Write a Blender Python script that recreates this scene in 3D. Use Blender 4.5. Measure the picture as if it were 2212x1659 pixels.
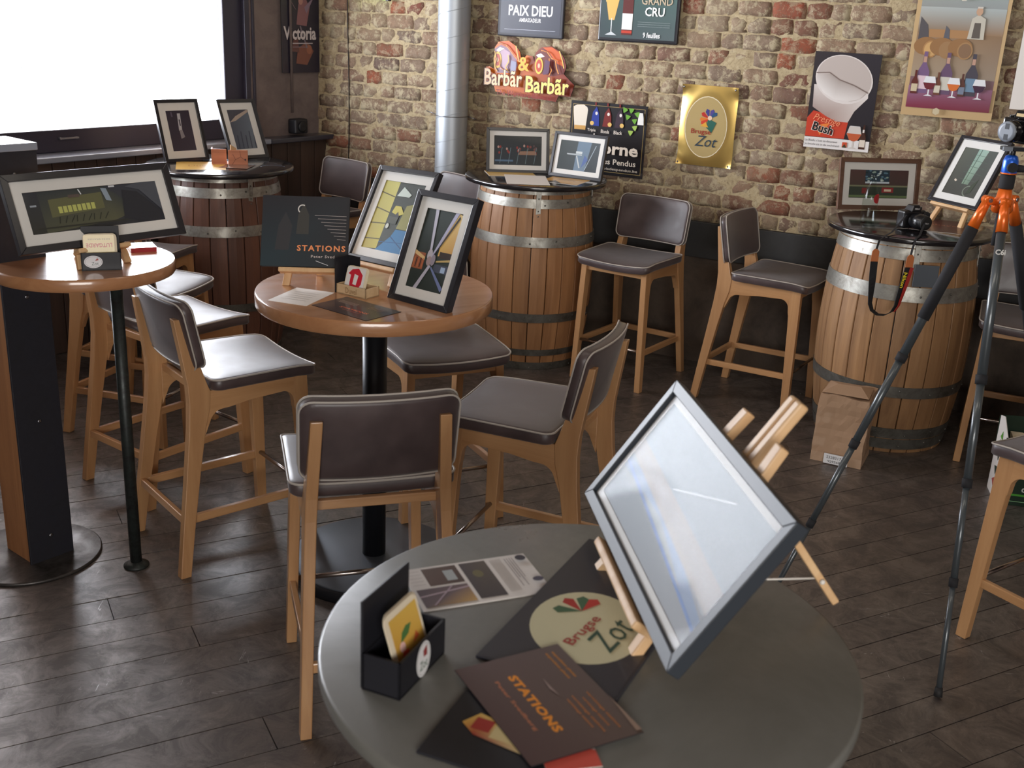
import bpy, bmesh, math, random
from mathutils import Matrix, Vector, noise
R = math.radians
sin, cos, PI = math.sin, math.cos, math.pi
rnd = random.Random(7)
for o in list(bpy.data.objects): bpy.data.objects.remove(o)
scene = bpy.context.scene
COL = scene.collection

# ------------------------------------------------------------------ camera
FPX, PITCH, ROLL, CH = 2373.0, R(19.03), R(2.77), 2.05
cam_d = bpy.data.cameras.new('camera'); cam = bpy.data.objects.new('camera', cam_d); COL.objects.link(cam)
fw = Vector((0, cos(PITCH), -sin(PITCH))); up0 = Vector((0, sin(PITCH), cos(PITCH))); rt0 = Vector((1, 0, 0))
rt = cos(ROLL)*rt0 + sin(ROLL)*up0; up = -sin(ROLL)*rt0 + cos(ROLL)*up0
M = Matrix((rt, up, -fw)).transposed().to_4x4(); M.translation = Vector((0, 0, CH)); cam.matrix_world = M
cam_d.sensor_fit = 'HORIZONTAL'; cam_d.sensor_width = 36; cam_d.lens = 36*FPX/2212
cam_d.clip_start = 0.05; cam_d.clip_end = 100
cam_d.dof.use_dof = True; cam_d.dof.focus_distance = 4.6; cam_d.dof.aperture_fstop = 6.5
scene.camera = cam

# ------------------------------------------------------------------ world, lights, exposure
world = bpy.data.worlds.new('world'); scene.world = world; world.use_nodes = True
bg = world.node_tree.nodes['Background']
bg.inputs[0].default_value = (0.90, 0.94, 1.0, 1); bg.inputs[1].default_value = 27.0
scene.view_settings.view_transform = 'Standard'; scene.view_settings.look = 'None'
scene.view_settings.exposure = 0.0; scene.view_settings.gamma = 1.0
scene.cycles.max_bounces = 8; scene.cycles.transparent_max_bounces = 12
scene.cycles.sample_clamp_indirect = 6.0; scene.cycles.caustics_reflective = False; scene.cycles.caustics_refractive = False

# frames of reference of the two visible walls
W0 = Vector((1.137, 6.569, 0)); WD = Vector((0.8949, -0.4462, 0)); WN = Vector((-0.4462, -0.8949, 0))   # brick wall: along right, into room
C0 = Vector((-1.439, 7.853, 0)); LD = Vector((0.5878, 0.8090, 0)); LN = Vector((0.8090, -0.5878, 0))      # window wall: along to the corner, into room
def wp(s, z, off=0.0): return W0 + WD*s + WN*off + Vector((0, 0, z))
def lp(s, z, off=0.0): return C0 + LD*s + LN*off + Vector((0, 0, z))
W_YAW = math.atan2(WD.y, WD.x); L_YAW = math.atan2(LD.y, LD.x)

def area_light(name, loc, target, sx, sy, power, color):
    l = bpy.data.lights.new(name, 'AREA'); l.shape = 'RECTANGLE'; l.size = sx; l.size_y = sy; l.energy = power; l.color = color
    o = bpy.data.objects.new(name, l); COL.objects.link(o); o.location = loc
    o.rotation_euler = (Vector(target)-Vector(loc)).to_track_quat('-Z', 'Y').to_euler(); return o
pw = area_light('window_portal', lp(-2.5, 2.2, -0.16), lp(-2.5, 2.2, 1), 3.6, 2.0, 1, (1, 1, 1)); pw.data.cycles.is_portal = True
area_light('rear_fill_light', (0.6, -3.3, 2.1), (0.2, 4, 1.0), 3.4, 1.7, 235, (1.0, 0.97, 0.93))  # added fill from behind the camera; the rear wall has no window
area_light('ceiling_lamp_wall', (0.2, 3.2, 3.1), (1.3, 6.4, 1.3), 2.4, 0.5, 17, (1.0, 0.91, 0.78))
area_light('ceiling_lamp_corner', (-1.0, 4.6, 3.1), (-0.9, 7.6, 1.5), 1.2, 0.5, 7, (1.0, 0.92, 0.82))
area_light('ceiling_lamp_right', (2.6, 2.6, 3.1), (2.6, 5.4, 1.2), 1.2, 0.5, 4, (1.0, 0.90, 0.76))

# ------------------------------------------------------------------ materials
def lin(c):
    r = []
    for v in c[:3]:
        v = v/255.0
        r.append(v/12.92 if v <= 0.04045 else ((v+0.055)/1.055)**2.4)
    return tuple(r)+(1.0,)
MATS = {}
def mat(name, col=(128, 128, 128), rough=0.5, metal=0.0, spec=0.5, coat=0.0, coat_r=0.1, sheen=0.0):
    m = bpy.data.materials.new(name); m.use_nodes = True; b = m.node_tree.nodes['Principled BSDF']
    b.inputs['Base Color'].default_value = lin(col); b.inputs['Roughness'].default_value = rough
    b.inputs['Metallic'].default_value = metal; b.inputs['Specular IOR Level'].default_value = spec
    b.inputs['Coat Weight'].default_value = coat; b.inputs['Coat Roughness'].default_value = coat_r
    b.inputs['Sheen Weight'].default_value = sheen
    MATS[name] = m; return m
class NT:
    def __init__(s, m): s.t = m.node_tree; s.b = s.t.nodes['Principled BSDF']
    def n(s, typ, **kw):
        nd = s.t.nodes.new(typ)
        for k, v in kw.items():
            if k in nd.inputs: nd.inputs[k].default_value = v
            else: setattr(nd, k, v)
        return nd
    def l(s, a, b): s.t.links.new(a, b)
    def coord(s, scale=(1, 1, 1), kind='Object', rot=(0, 0, 0)):
        tc = s.n('ShaderNodeTexCoord'); mp = s.n('ShaderNodeMapping'); mp.inputs['Scale'].default_value = scale; mp.inputs['Rotation'].default_value = rot
        s.l(tc.outputs[kind], mp.inputs['Vector']); return mp.outputs[0]
    def noise(s, vec, scale, detail=5, rough=0.6, dist=0.0):
        nd = s.n('ShaderNodeTexNoise'); nd.inputs['Scale'].default_value = scale; nd.inputs['Detail'].default_value = detail
        nd.inputs['Roughness'].default_value = rough; nd.inputs['Distortion'].default_value = dist; s.l(vec, nd.inputs['Vector']); return nd.outputs['Fac']
    def ramp(s, fac, stops):
        nd = s.n('ShaderNodeValToRGB'); e = nd.color_ramp.elements
        while len(e) < len(stops): e.new(0.5)
        for i, (p, c) in enumerate(stops): e[i].position = p; e[i].color = lin(c) if max(c) > 1 or len(c) == 3 else c
        s.l(fac, nd.inputs[0]); return nd.outputs[0]
    def mix(s, f, a, b, mode='MIX'):
        nd = s.n('ShaderNodeMix', data_type='RGBA', blend_type=mode)
        if isinstance(f, float): nd.inputs[0].default_value = f
        else: s.l(f, nd.inputs[0])
        for i, v in ((6, a), (7, b)):
            if isinstance(v, tuple): nd.inputs[i].default_value = lin(v)
            else: s.l(v, nd.inputs[i])
        return nd.outputs[2]
    def math(s, op, a, b):
        nd = s.n('ShaderNodeMath', operation=op)
        for i, v in ((0, a), (1, b)):
            if isinstance(v, (int, float)): nd.inputs[i].default_value = v
            else: s.l(v, nd.inputs[i])
        return nd.outputs[0]
    def rng(s, v, a, b, c, d):
        nd = s.n('ShaderNodeMapRange'); s.l(v, nd.inputs[0])
        for i, x in enumerate((a, b, c, d)): nd.inputs[i+1].default_value = x
        return nd.outputs[0]
    def bump(s, h, strength, dist):
        nd = s.n('ShaderNodeBump'); nd.inputs['Strength'].default_value = strength; nd.inputs['Distance'].default_value = dist
        s.l(h, nd.inputs['Height']); s.l(nd.outputs[0], s.b.inputs['Normal'])
    def rand(s): return s.n('ShaderNodeObjectInfo').outputs['Random']

def wood(name, c1, c2, rough, axis='z', scale=1.0, coat=0.0, vary=0.12, grain=18, coat_r=0.12, bumps=0.15):
    m = mat(name, c1, rough, coat=coat, coat_r=coat_r); t = NT(m)
    sc = {'z': (grain, grain, 1.2), 'x': (1.2, grain, grain), 'y': (grain, 1.2, grain)}[axis]
    v = t.coord(tuple(q*scale for q in sc)); r = t.rand()
    off = t.n('ShaderNodeVectorMath', operation='ADD'); t.l(v, off.inputs[0]); cx = t.n('ShaderNodeCombineXYZ')
    t.l(t.math('MULTIPLY', r, 37.0), cx.inputs[0]); t.l(t.math('MULTIPLY', r, 91.0), cx.inputs[2]); t.l(cx.outputs[0], off.inputs[1])
    n1 = t.noise(off.outputs[0], 1.0, 6, 0.65, 0.6)
    c = t.ramp(n1, [(0.3, c2), (0.68, c1)])
    h = t.n('ShaderNodeHueSaturation'); t.l(c, h.inputs['Color']); t.l(t.rng(r, 0, 1, 1-vary, 1+vary), h.inputs['Value'])
    t.l(h.outputs[0], t.b.inputs['Base Color']); t.l(t.rng(n1, 0.3, 0.7, rough+0.08, rough-0.05), t.b.inputs['Roughness'])
    t.bump(n1, bumps, 0.002); return m
wood('beech', (190, 146, 102), (170, 124, 82), 0.42, 'z', coat=0.35, vary=0.06)
wood('beech_across', (194, 149, 105), (172, 126, 83), 0.36, 'x', coat=0.7, vary=0.06, coat_r=0.08)
wood('beech_deep', (194, 149, 105), (172, 126, 83), 0.36, 'y', coat=0.7, vary=0.06, coat_r=0.08)
wood('oak_top', (182, 132, 92), (156, 106, 70), 0.34, 'x', scale=0.6, coat=1.0, vary=0.02, coat_r=0.10)
wood('easel_wood', (222, 186, 142), (200, 158, 112), 0.5, 'z', vary=0.04)
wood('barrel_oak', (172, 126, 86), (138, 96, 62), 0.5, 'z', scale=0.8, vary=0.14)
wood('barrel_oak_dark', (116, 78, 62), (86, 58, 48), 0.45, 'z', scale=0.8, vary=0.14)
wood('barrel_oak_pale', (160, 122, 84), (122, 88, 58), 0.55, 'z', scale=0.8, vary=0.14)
wood('panel_wood', (80, 62, 54), (56, 44, 39), 0.45, 'z', scale=0.5, vary=0.12)
wood('post_wood', (170, 118, 76), (112, 70, 44), 0.5, 'z', scale=0.5)
wood('pale_box_wood', (214, 186, 146), (190, 158, 118), 0.55, 'x', vary=0.02)
wood('holder_wood', (190, 120, 84), (150, 88, 60), 0.5, 'x', vary=0.02)
wood('brown_frame', (112, 80, 62), (88, 62, 48), 0.45, 'x', vary=0.02)

def leather():
    m = mat('leather', (74, 58, 62), 0.42, spec=0.6, sheen=0.15, coat=0.12, coat_r=0.3); t = NT(m); v = t.coord((1, 1, 1))
    n = t.noise(v, 9, 4); n2 = t.noise(v, 420, 2)
    t.l(t.ramp(n, [(0.3, (62, 50, 51)), (0.7, (80, 66, 66))]), t.b.inputs['Base Color']); t.l(t.rng(n, 0.3, 0.7, 0.36, 0.5), t.b.inputs['Roughness'])
    t.bump(n2, 0.12, 0.0008)
leather()
mat('piping_cord', (176, 168, 160), 0.5)
mat('chrome_rod', (170, 160, 155), 0.22, 1.0)
mat('rubber', (28, 27, 28), 0.7)
mat('black_metal', (30, 31, 36), 0.38, 0.3)
mat('base_metal', (92, 98, 106), 0.42, 0.5)
mat('screw_metal', (150, 150, 155), 0.35, 1.0)
mat('frame_black', (34, 33, 38), 0.33, coat=0.2)
mat('frame_grey', (42, 47, 54), 0.45, spec=0.35)
mat('mount_white', (232, 226, 222), 0.7)
mat('paper_white', (226, 220, 214), 0.6)
mat('black_board', (26, 26, 32), 0.5)
mat('slate_board', (48, 48, 56), 0.45)
mat('galvanised', (178, 184, 190), 0.46, 0.6)
mat('black_top', (30, 28, 30), 0.16, coat=0.5)
mat('kraft', (176, 146, 120), 0.55)
mat('cap_plastic', (120, 126, 136), 0.4)
mat('camera_black', (22, 22, 25), 0.3, coat=0.3)
mat('camera_gloss', (16, 16, 18), 0.1, coat=0.8)
mat('foam_black', (28, 28, 32), 0.85)
mat('carbon_leg', (74, 80, 84), 0.35, 0.3, coat=0.4)
mat('orange_anodised', (226, 104, 30), 0.32, 0.35, coat=0.3)
mat('blue_anodised', (30, 92, 200), 0.3, 0.4, coat=0.3)
mat('tan_leather', (186, 108, 58), 0.5)
mat('strap_black', (24, 24, 28), 0.7)
mat('gold_leafed', (236, 200, 118), 0.3, 0.9)
mat('bag_green', (14, 44, 26), 0.5)
mat('wire_dark', (40, 32, 30), 0.6)
mat('cord_white', (225, 220, 212), 0.6)
mat('ceiling_paint', (120, 104, 92), 0.8)
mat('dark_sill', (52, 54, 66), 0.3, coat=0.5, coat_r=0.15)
mat('lit_sill', (140, 146, 160), 0.4, coat=0.4)  # lighter copy of the dark sill; window light put into the colour
mat('window_frame_paint', (48, 44, 58), 0.4)
mat('coaster_card', (226, 212, 186), 0.7)

def rusty(name, c1, c2, rough, metal, scale=6, streak=None):
    m = mat(name, c1, rough, metal); t = NT(m); v = t.coord((1, 1, 1)); n = t.noise(v, scale, 6, 0.7, 0.4)
    t.l(t.ramp(n, [(0.32, c2), (0.62, c1)]), t.b.inputs['Base Color']); t.l(t.rng(n, 0.3, 0.7, rough+0.18, rough-0.05), t.b.inputs['Roughness']); t.bump(n, 0.1, 0.002); return m
rusty('hoop_steel', (178, 176, 168), (128, 124, 116), 0.36, 0.8, 14)
rusty('hoop_dull', (112, 110, 104), (74, 70, 64), 0.5, 0.6, 10)
rusty('steel_plate_paint', (38, 38, 46), (30, 29, 35), 0.5, 0.2, 8)
rusty('pole_paint', (46, 52, 50), (28, 26, 26), 0.4, 0.3, 30)
rusty('floor_disc_steel', (84, 80, 78), (46, 42, 40), 0.35, 0.5, 9)
rusty('grey_laminate', (116, 115, 110), (100, 99, 93), 0.30, 0.0, 3)
rusty('dado_plaster', (88, 74, 62), (62, 52, 45), 0.6, 0.0, 4)
rusty('wall_plaster', (118, 104, 100), (98, 86, 84), 0.7, 0.0, 5)
rusty('skirting_grey', (54, 54, 54), (44, 44, 45), 0.55, 0.0, 5)

def floor_mat():
    m = mat('floor_board_wood', (70, 58, 54), 0.42, spec=1.0, coat=0.35, coat_r=0.3); t = NT(m); r = t.rand()
    v = t.coord((1.1, 11, 11)); off = t.n('ShaderNodeVectorMath', operation='ADD'); t.l(v, off.inputs[0]); cx = t.n('ShaderNodeCombineXYZ')
    t.l(t.math('MULTIPLY', r, 57.0), cx.inputs[0]); t.l(t.math('MULTIPLY', r, 23.0), cx.inputs[1]); t.l(cx.outputs[0], off.inputs[1])
    n = t.noise(off.outputs[0], 1.0, 6, 0.7, 0.4)
    g = t.n('ShaderNodeNewGeometry'); big = t.noise(g.outputs['Position'], 2.2, 6, 0.7); fine = t.noise(g.outputs['Position'], 24, 6, 0.75, 1.0)
    c = t.ramp(n, [(0.25, (66, 58, 54)), (0.55, (83, 74, 69)), (0.8, (98, 90, 84))])
    c = t.mix(t.rng(big, 0.42, 0.7, 0.0, 0.55), c, (84, 76, 70))
    h = t.n('ShaderNodeHueSaturation'); t.l(c, h.inputs['Color']); t.l(t.rng(r, 0, 1, 0.9, 1.1), h.inputs['Value'])
    sc = t.noise(t.coord((3, 3, 3), 'Generated'), 9, 3)
    mid = t.noise(g.outputs['Position'], 7, 8, 0.8, 0.8)
    c1 = t.mix(t.rng(mid, 0.42, 0.50, 0.75, 0.0), h.outputs[0], (50, 42, 39)); c1 = t.mix(t.rng(mid, 0.53, 0.62, 0.0, 0.55), c1, (116, 108, 101))
    mp = t.n('ShaderNodeMapping'); t.l(g.outputs['Position'], mp.inputs['Vector']); mp.inputs['Scale'].default_value = (34, 4, 1); mp.inputs['Rotation'].default_value = (0, 0, 0.5); s1 = t.noise(mp.outputs[0], 1.4, 5, 0.7, 1.5)
    mp2 = t.n('ShaderNodeMapping'); t.l(g.outputs['Position'], mp2.inputs['Vector']); mp2.inputs['Scale'].default_value = (5, 42, 1); mp2.inputs['Rotation'].default_value = (0, 0, 0.25); s2 = t.noise(mp2.outputs[0], 1.3, 5, 0.7, 1.5)
    scr = t.math('MAXIMUM', t.rng(s1, 0.66, 0.68, 0.0, 1.0), t.rng(s2, 0.66, 0.68, 0.0, 1.0)); scr = t.math('MULTIPLY', scr, t.rng(big, 0.50, 0.60, 0.0, 0.9))
    c1 = t.mix(scr, c1, (176, 174, 172)); c2 = t.mix(t.rng(fine, 0.64, 0.70, 0.0, 0.5), c1, (140, 134, 128))
    t.l(c2, t.b.inputs['Base Color'])
    rr = t.math('ADD', t.rng(fine, 0.3, 0.75, 0.42, 0.54), t.rng(mid, 0.42, 0.58, 0.12, -0.08)); t.l(rr, t.b.inputs['Roughness'])
    t.bump(t.math('ADD', n, t.math('MULTIPLY', fine, 0.6)), 0.25, 0.002)
floor_mat()

def brick_mats():
    # brick clay and lime mortar; old lime smears spread over both in world space
    for nm, stops, smear in (('brick_clay', [(0.0, (158, 138, 118)), (0.2, (142, 124, 108)), (0.4, (166, 142, 118)), (0.56, (146, 118, 100)), (0.72, (170, 150, 126)), (0.84, (152, 116, 96)), (0.92, (116, 102, 94)), (1.0, (150, 104, 84))], 0.85), ('brick_red', [(0.0, (146, 84, 64)), (0.35, (128, 92, 76)), (0.6, (158, 86, 62)), (0.8, (96, 82, 78)), (1.0, (168, 80, 54))], 0.5)):
        m = mat(nm, (150, 110, 85), 0.85, spec=0.2); t = NT(m); r = t.rand(); g = t.n('ShaderNodeNewGeometry'); P = g.outputs['Position']
        base = t.ramp(r, stops)
        n1 = t.noise(P, 13, 9, 0.82, 0.35); n2 = t.noise(P, 48, 6, 0.8, 0.8); n3 = t.noise(P, 2.4, 4, 0.6); n4 = t.noise(P, 24, 6, 0.8, 0.6)
        c = t.mix(t.rng(n2, 0.40, 0.60, 0.0, 0.55), base, (104, 84, 70))
        c = t.mix(t.rng(n4, 0.54, 0.60, 0.0, 0.6), c, (126, 96, 78))
        c = t.mix(t.rng(n1, 0.50, 0.56, 0.0, smear), c, (196, 182, 152))
        c = t.mix(t.rng(n2, 0.60, 0.66, 0.0, 0.7), c, (206, 194, 168))
        c = t.mix(t.rng(n3, 0.5, 0.72, 0.0, 0.4), c, (166, 150, 124))
        t.l(c, t.b.inputs['Base Color']); t.bump(t.math('ADD', n1, t.math('MULTIPLY', n2, 0.6)), 0.8, 0.010)
    m = mat('lime_mortar', (196, 178, 146), 0.9, spec=0.15); t = NT(m); g = t.n('ShaderNodeNewGeometry'); P = g.outputs['Position']
    n1 = t.noise(P, 14, 8, 0.8, 1.0); n2 = t.noise(P, 60, 6, 0.8)
    c = t.ramp(n1, [(0.3, (150, 130, 102)), (0.5, (190, 172, 138)), (0.7, (204, 190, 158))])
    c = t.mix(t.rng(n2, 0.52, 0.62, 0.0, 0.6), c, (136, 114, 90))
    t.l(c, t.b.inputs['Base Color']); t.bump(t.math('ADD', n1, n2), 0.7, 0.010)
brick_mats()

def print_mat(name, rough, coat):
    m = mat(name, (200, 200, 200), rough, coat=coat, coat_r=0.06); t = NT(m)
    a = t.n('ShaderNodeVertexColor'); a.layer_name = 'Col'; t.l(a.outputs[0], t.b.inputs['Base Color']); return m
print_mat('print_matt', 0.55, 0.0); print_mat('print_gloss', 0.35, 0.8); print_mat('print_satin', 0.4, 0.25)

def pane(name, tint, refl=1.5):
    m = bpy.data.materials.new(name); m.use_nodes = True; nt = m.node_tree; nt.nodes.clear()
    o = nt.nodes.new('ShaderNodeOutputMaterial'); mx = nt.nodes.new('ShaderNodeMixShader'); tr = nt.nodes.new('ShaderNodeBsdfTransparent')
    gl = nt.nodes.new('ShaderNodeBsdfGlossy'); lw = nt.nodes.new('ShaderNodeLayerWeight'); lw.inputs[0].default_value = 0.5
    pwn = nt.nodes.new('ShaderNodeMath'); pwn.operation = 'POWER'; pwn.inputs[1].default_value = 4.2; nt.links.new(lw.outputs['Facing'], pwn.inputs[0])
    fr = nt.nodes.new('ShaderNodeMapRange'); fr.inputs[3].default_value = 0.004*refl/1.5; fr.inputs[4].default_value = 0.065*refl/1.5; nt.links.new(pwn.outputs[0], fr.inputs[0])
    tr.inputs[0].default_value = tint; gl.inputs['Roughness'].default_value = 0.065
    nt.links.new(fr.outputs[0], mx.inputs[0]); nt.links.new(tr.outputs[0], mx.inputs[1]); nt.links.new(gl.outputs[0], mx.inputs[2]); nt.links.new(mx.outputs[0], o.inputs[0])
    MATS[name] = m; return m
pane('clear_glass', (0.97, 0.98, 0.98, 1), 1.5); pane('window_glass', (0.99, 0.99, 1, 1), 1.45); pane('bottle_glass', (0.86, 0.9, 0.88, 1), 9.0)
pane('cling_wrap', (0.97, 0.95, 0.93, 1), 5.0)
def translucent(name, col):
    m = bpy.data.materials.new(name); m.use_nodes = True; nt = m.node_tree; nt.nodes.clear()
    o = nt.nodes.new('ShaderNodeOutputMaterial'); a = nt.nodes.new('ShaderNodeBsdfTranslucent'); a.inputs[0].default_value = col
    nt.links.new(a.outputs[0], o.inputs[0]); MATS[name] = m
translucent('window_decal', (0.4, 0.42, 0.45, 1)); translucent('window_decal_letters', (0.15, 0.16, 0.18, 1))
m = mat('tube_glow', (210, 255, 150), 0.5); b = m.node_tree.nodes['Principled BSDF']; b.inputs['Emission Color'].default_value = (0.65, 1.0, 0.35, 1); b.inputs['Emission Strength'].default_value = 1.6

# ------------------------------------------------------------------ mesh builder
class MB:
    def __init__(s): s.v = []; s.f = []; s.sm = []
    def add(s, vs, fs, smooth=False, M=None):
        k = len(s.v)
        for p in vs:
            p = Vector(p)
            s.v.append(tuple(M @ p) if M is not None else tuple(p))
        for f in fs: s.f.append([i+k for i in f]); s.sm.append(smooth)
        return s
    def box(s, a, b, M=None):
        x0, y0, z0 = a; x1, y1, z1 = b
        vs = [(x0,y0,z0),(x1,y0,z0),(x1,y1,z0),(x0,y1,z0),(x0,y0,z1),(x1,y0,z1),(x1,y1,z1),(x0,y1,z1)]
        return s.add(vs, [(0,3,2,1),(4,5,6,7),(0,1,5,4),(1,2,6,5),(2,3,7,6),(3,0,4,7)], False, M)
    def prism(s, pts, a, b, plane='yz', M=None):      # polygon pts in plane, extruded a..b along the third axis
        n = len(pts)
        def P(p, t): return {'yz': (t, p[0], p[1]), 'xz': (p[0], t, p[1]), 'xy': (p[0], p[1], t)}[plane]
        vs = [P(p, a) for p in pts]+[P(p, b) for p in pts]
        fs = [tuple(range(n)), tuple(range(2*n-1, n-1, -1))]+[(i, i+n, (i+1) % n+n, (i+1) % n) for i in range(n)]
        return s.add(vs, fs, False, M)
    def lathe(s, prof, n=32, c=(0, 0, 0), M=None, smooth=True, cap=True):   # prof [(r,z)]
        vs = []; fs = []; m = len(prof)
        for r, z in prof:
            for i in range(n): a = 2*PI*i/n; vs.append((c[0]+r*cos(a), c[1]+r*sin(a), c[2]+z))
        for j in range(m-1):
            for i in range(n): fs.append((j*n+i, j*n+(i+1) % n, (j+1)*n+(i+1) % n, (j+1)*n+i))
        s.add(vs, fs, smooth, M)
        if cap:
            s.add(vs[:n], [tuple(range(n-1, -1, -1))], False, M); s.add(vs[-n:], [tuple(range(n))], False, M)
        return s
    def cyl(s, p, q, r, r2=None, n=16, cap=True, smooth=True):
        p = Vector(p); q = Vector(q); r2 = r if r2 is None else r2; d = q-p
        Mx = d.to_track_quat('Z', 'Y').to_matrix().to_4x4(); Mx.translation = p
        return s.lathe([(r, 0), (r2, d.length)], n, M=Mx, smooth=smooth, cap=cap)
    def tube(s, pts, r, n=6, closed=False):
        pts = [Vector(p) for p in pts]; m = len(pts); vs = []; fs = []; prevu = None
        for i, p in enumerate(pts):
            a = pts[(i-1) % m] if (closed or i > 0) else p; b = pts[(i+1) % m] if (closed or i < m-1) else p
            d = (b-a).normalized(); u = (prevu - d*prevu.dot(d)) if prevu is not None else d.orthogonal()
            if u.length < 1e-6: u = d.orthogonal()
            u.normalize(); w = d.cross(u); prevu = u
            for k in range(n): t = 2*PI*k/n; vs.append(p+u*(r*cos(t))+w*(r*sin(t)))
        for i in range(m if closed else m-1):
            j = (i+1) % m
            for k in range(n): fs.append((i*n+k, i*n+(k+1) % n, j*n+(k+1) % n, j*n+k))
        s.add(vs, fs, True)
        if not closed: s.add(vs[:n], [tuple(range(n-1, -1, -1))]); s.add(vs[-n:], [tuple(range(n))])
        return s
    def sphere(s, c, r, n=16, m=10, sc=(1, 1, 1)):
        vs = []; fs = []
        for j in range(m+1):
            ph = PI*j/m
            for i in range(n): a = 2*PI*i/n; vs.append((c[0]+r*sc[0]*sin(ph)*cos(a), c[1]+r*sc[1]*sin(ph)*sin(a), c[2]-r*sc[2]*cos(ph)))
        for j in range(m):
            for i in range(n): fs.append((j*n+i, j*n+(i+1) % n, (j+1)*n+(i+1) % n, (j+1)*n+i))
        return s.add(vs, fs, True)
    def ribbon(s, pts, w, th):        # pts list of (point, widthdir)
        vs = []; fs = []; m = len(pts)
        P = [Vector(p) for p, _ in pts]
        for i, (p, wd) in enumerate(pts):
            p = Vector(p); wd = Vector(wd).normalized(); d = (P[min(i+1, m-1)]-P[max(i-1, 0)]).normalized(); nn = d.cross(wd).normalized()
            ww = w[i] if isinstance(w, (list, tuple)) else w
            for a, b in ((-1, -1), (1, -1), (1, 1), (-1, 1)): vs.append(p+wd*(a*ww/2)+nn*(b*th/2))
        for i in range(m-1):
            for k in range(4): fs.append((i*4+k, i*4+(k+1) % 4, i*4+4+(k+1) % 4, i*4+4+k))
        fs.append((3, 2, 1, 0)); fs.append(tuple(range(4*m-4, 4*m)))
        return s.add(vs, fs, False)
def mesh_of(name, mb, m, fix=True):
    me = bpy.data.meshes.new(name); me.from_pydata([tuple(v) for v in mb.v], [], mb.f)
    me.polygons.foreach_set('use_smooth', mb.sm); me.materials.append(MATS[m])
    if fix:
        b = bmesh.new(); b.from_mesh(me); bmesh.ops.remove_doubles(b, verts=b.verts, dist=1e-6); bmesh.ops.recalc_face_normals(b, faces=b.faces); b.to_mesh(me); b.free()
    return me
def obj(name, mb, m, parent=None, bevel=0.0, seg=2, loc=None, rot=None, fix=True):
    me = mb if isinstance(mb, bpy.types.Mesh) else mesh_of(name, mb, m, fix)
    o = bpy.data.objects.new(name, me); COL.objects.link(o)
    if parent is not None: o.parent = parent
    if loc is not None: o.location = loc
    if rot is not None: o.rotation_euler = rot
    if bevel > 0:
        md = o.modifiers.new('bevel', 'BEVEL'); md.width = bevel; md.segments = seg; md.limit_method = 'ANGLE'; md.angle_limit = R(35)
    return o
def tag(o, label, cat, group=None):
    o['label'] = label; o['category'] = cat
    if group: o['group'] = group
    return o
def thing(name, label, cat, loc=(0, 0, 0), rz=0.0, group=None, M=None):
    o = bpy.data.objects.new(name, None); COL.objects.link(o); o.empty_display_size = 0.05
    if M is not None: o.matrix_world = M
    else: o.location = loc; o.rotation_euler = (0, 0, rz)
    return tag(o, label, cat, group)
def struct(o): o['kind'] = 'structure'; return o
def copy_tree(o, parent=None):
    c = o.copy(); COL.objects.link(c); c.parent = parent
    for ch in list(o.children): copy_tree(ch, c)
    return c

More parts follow.
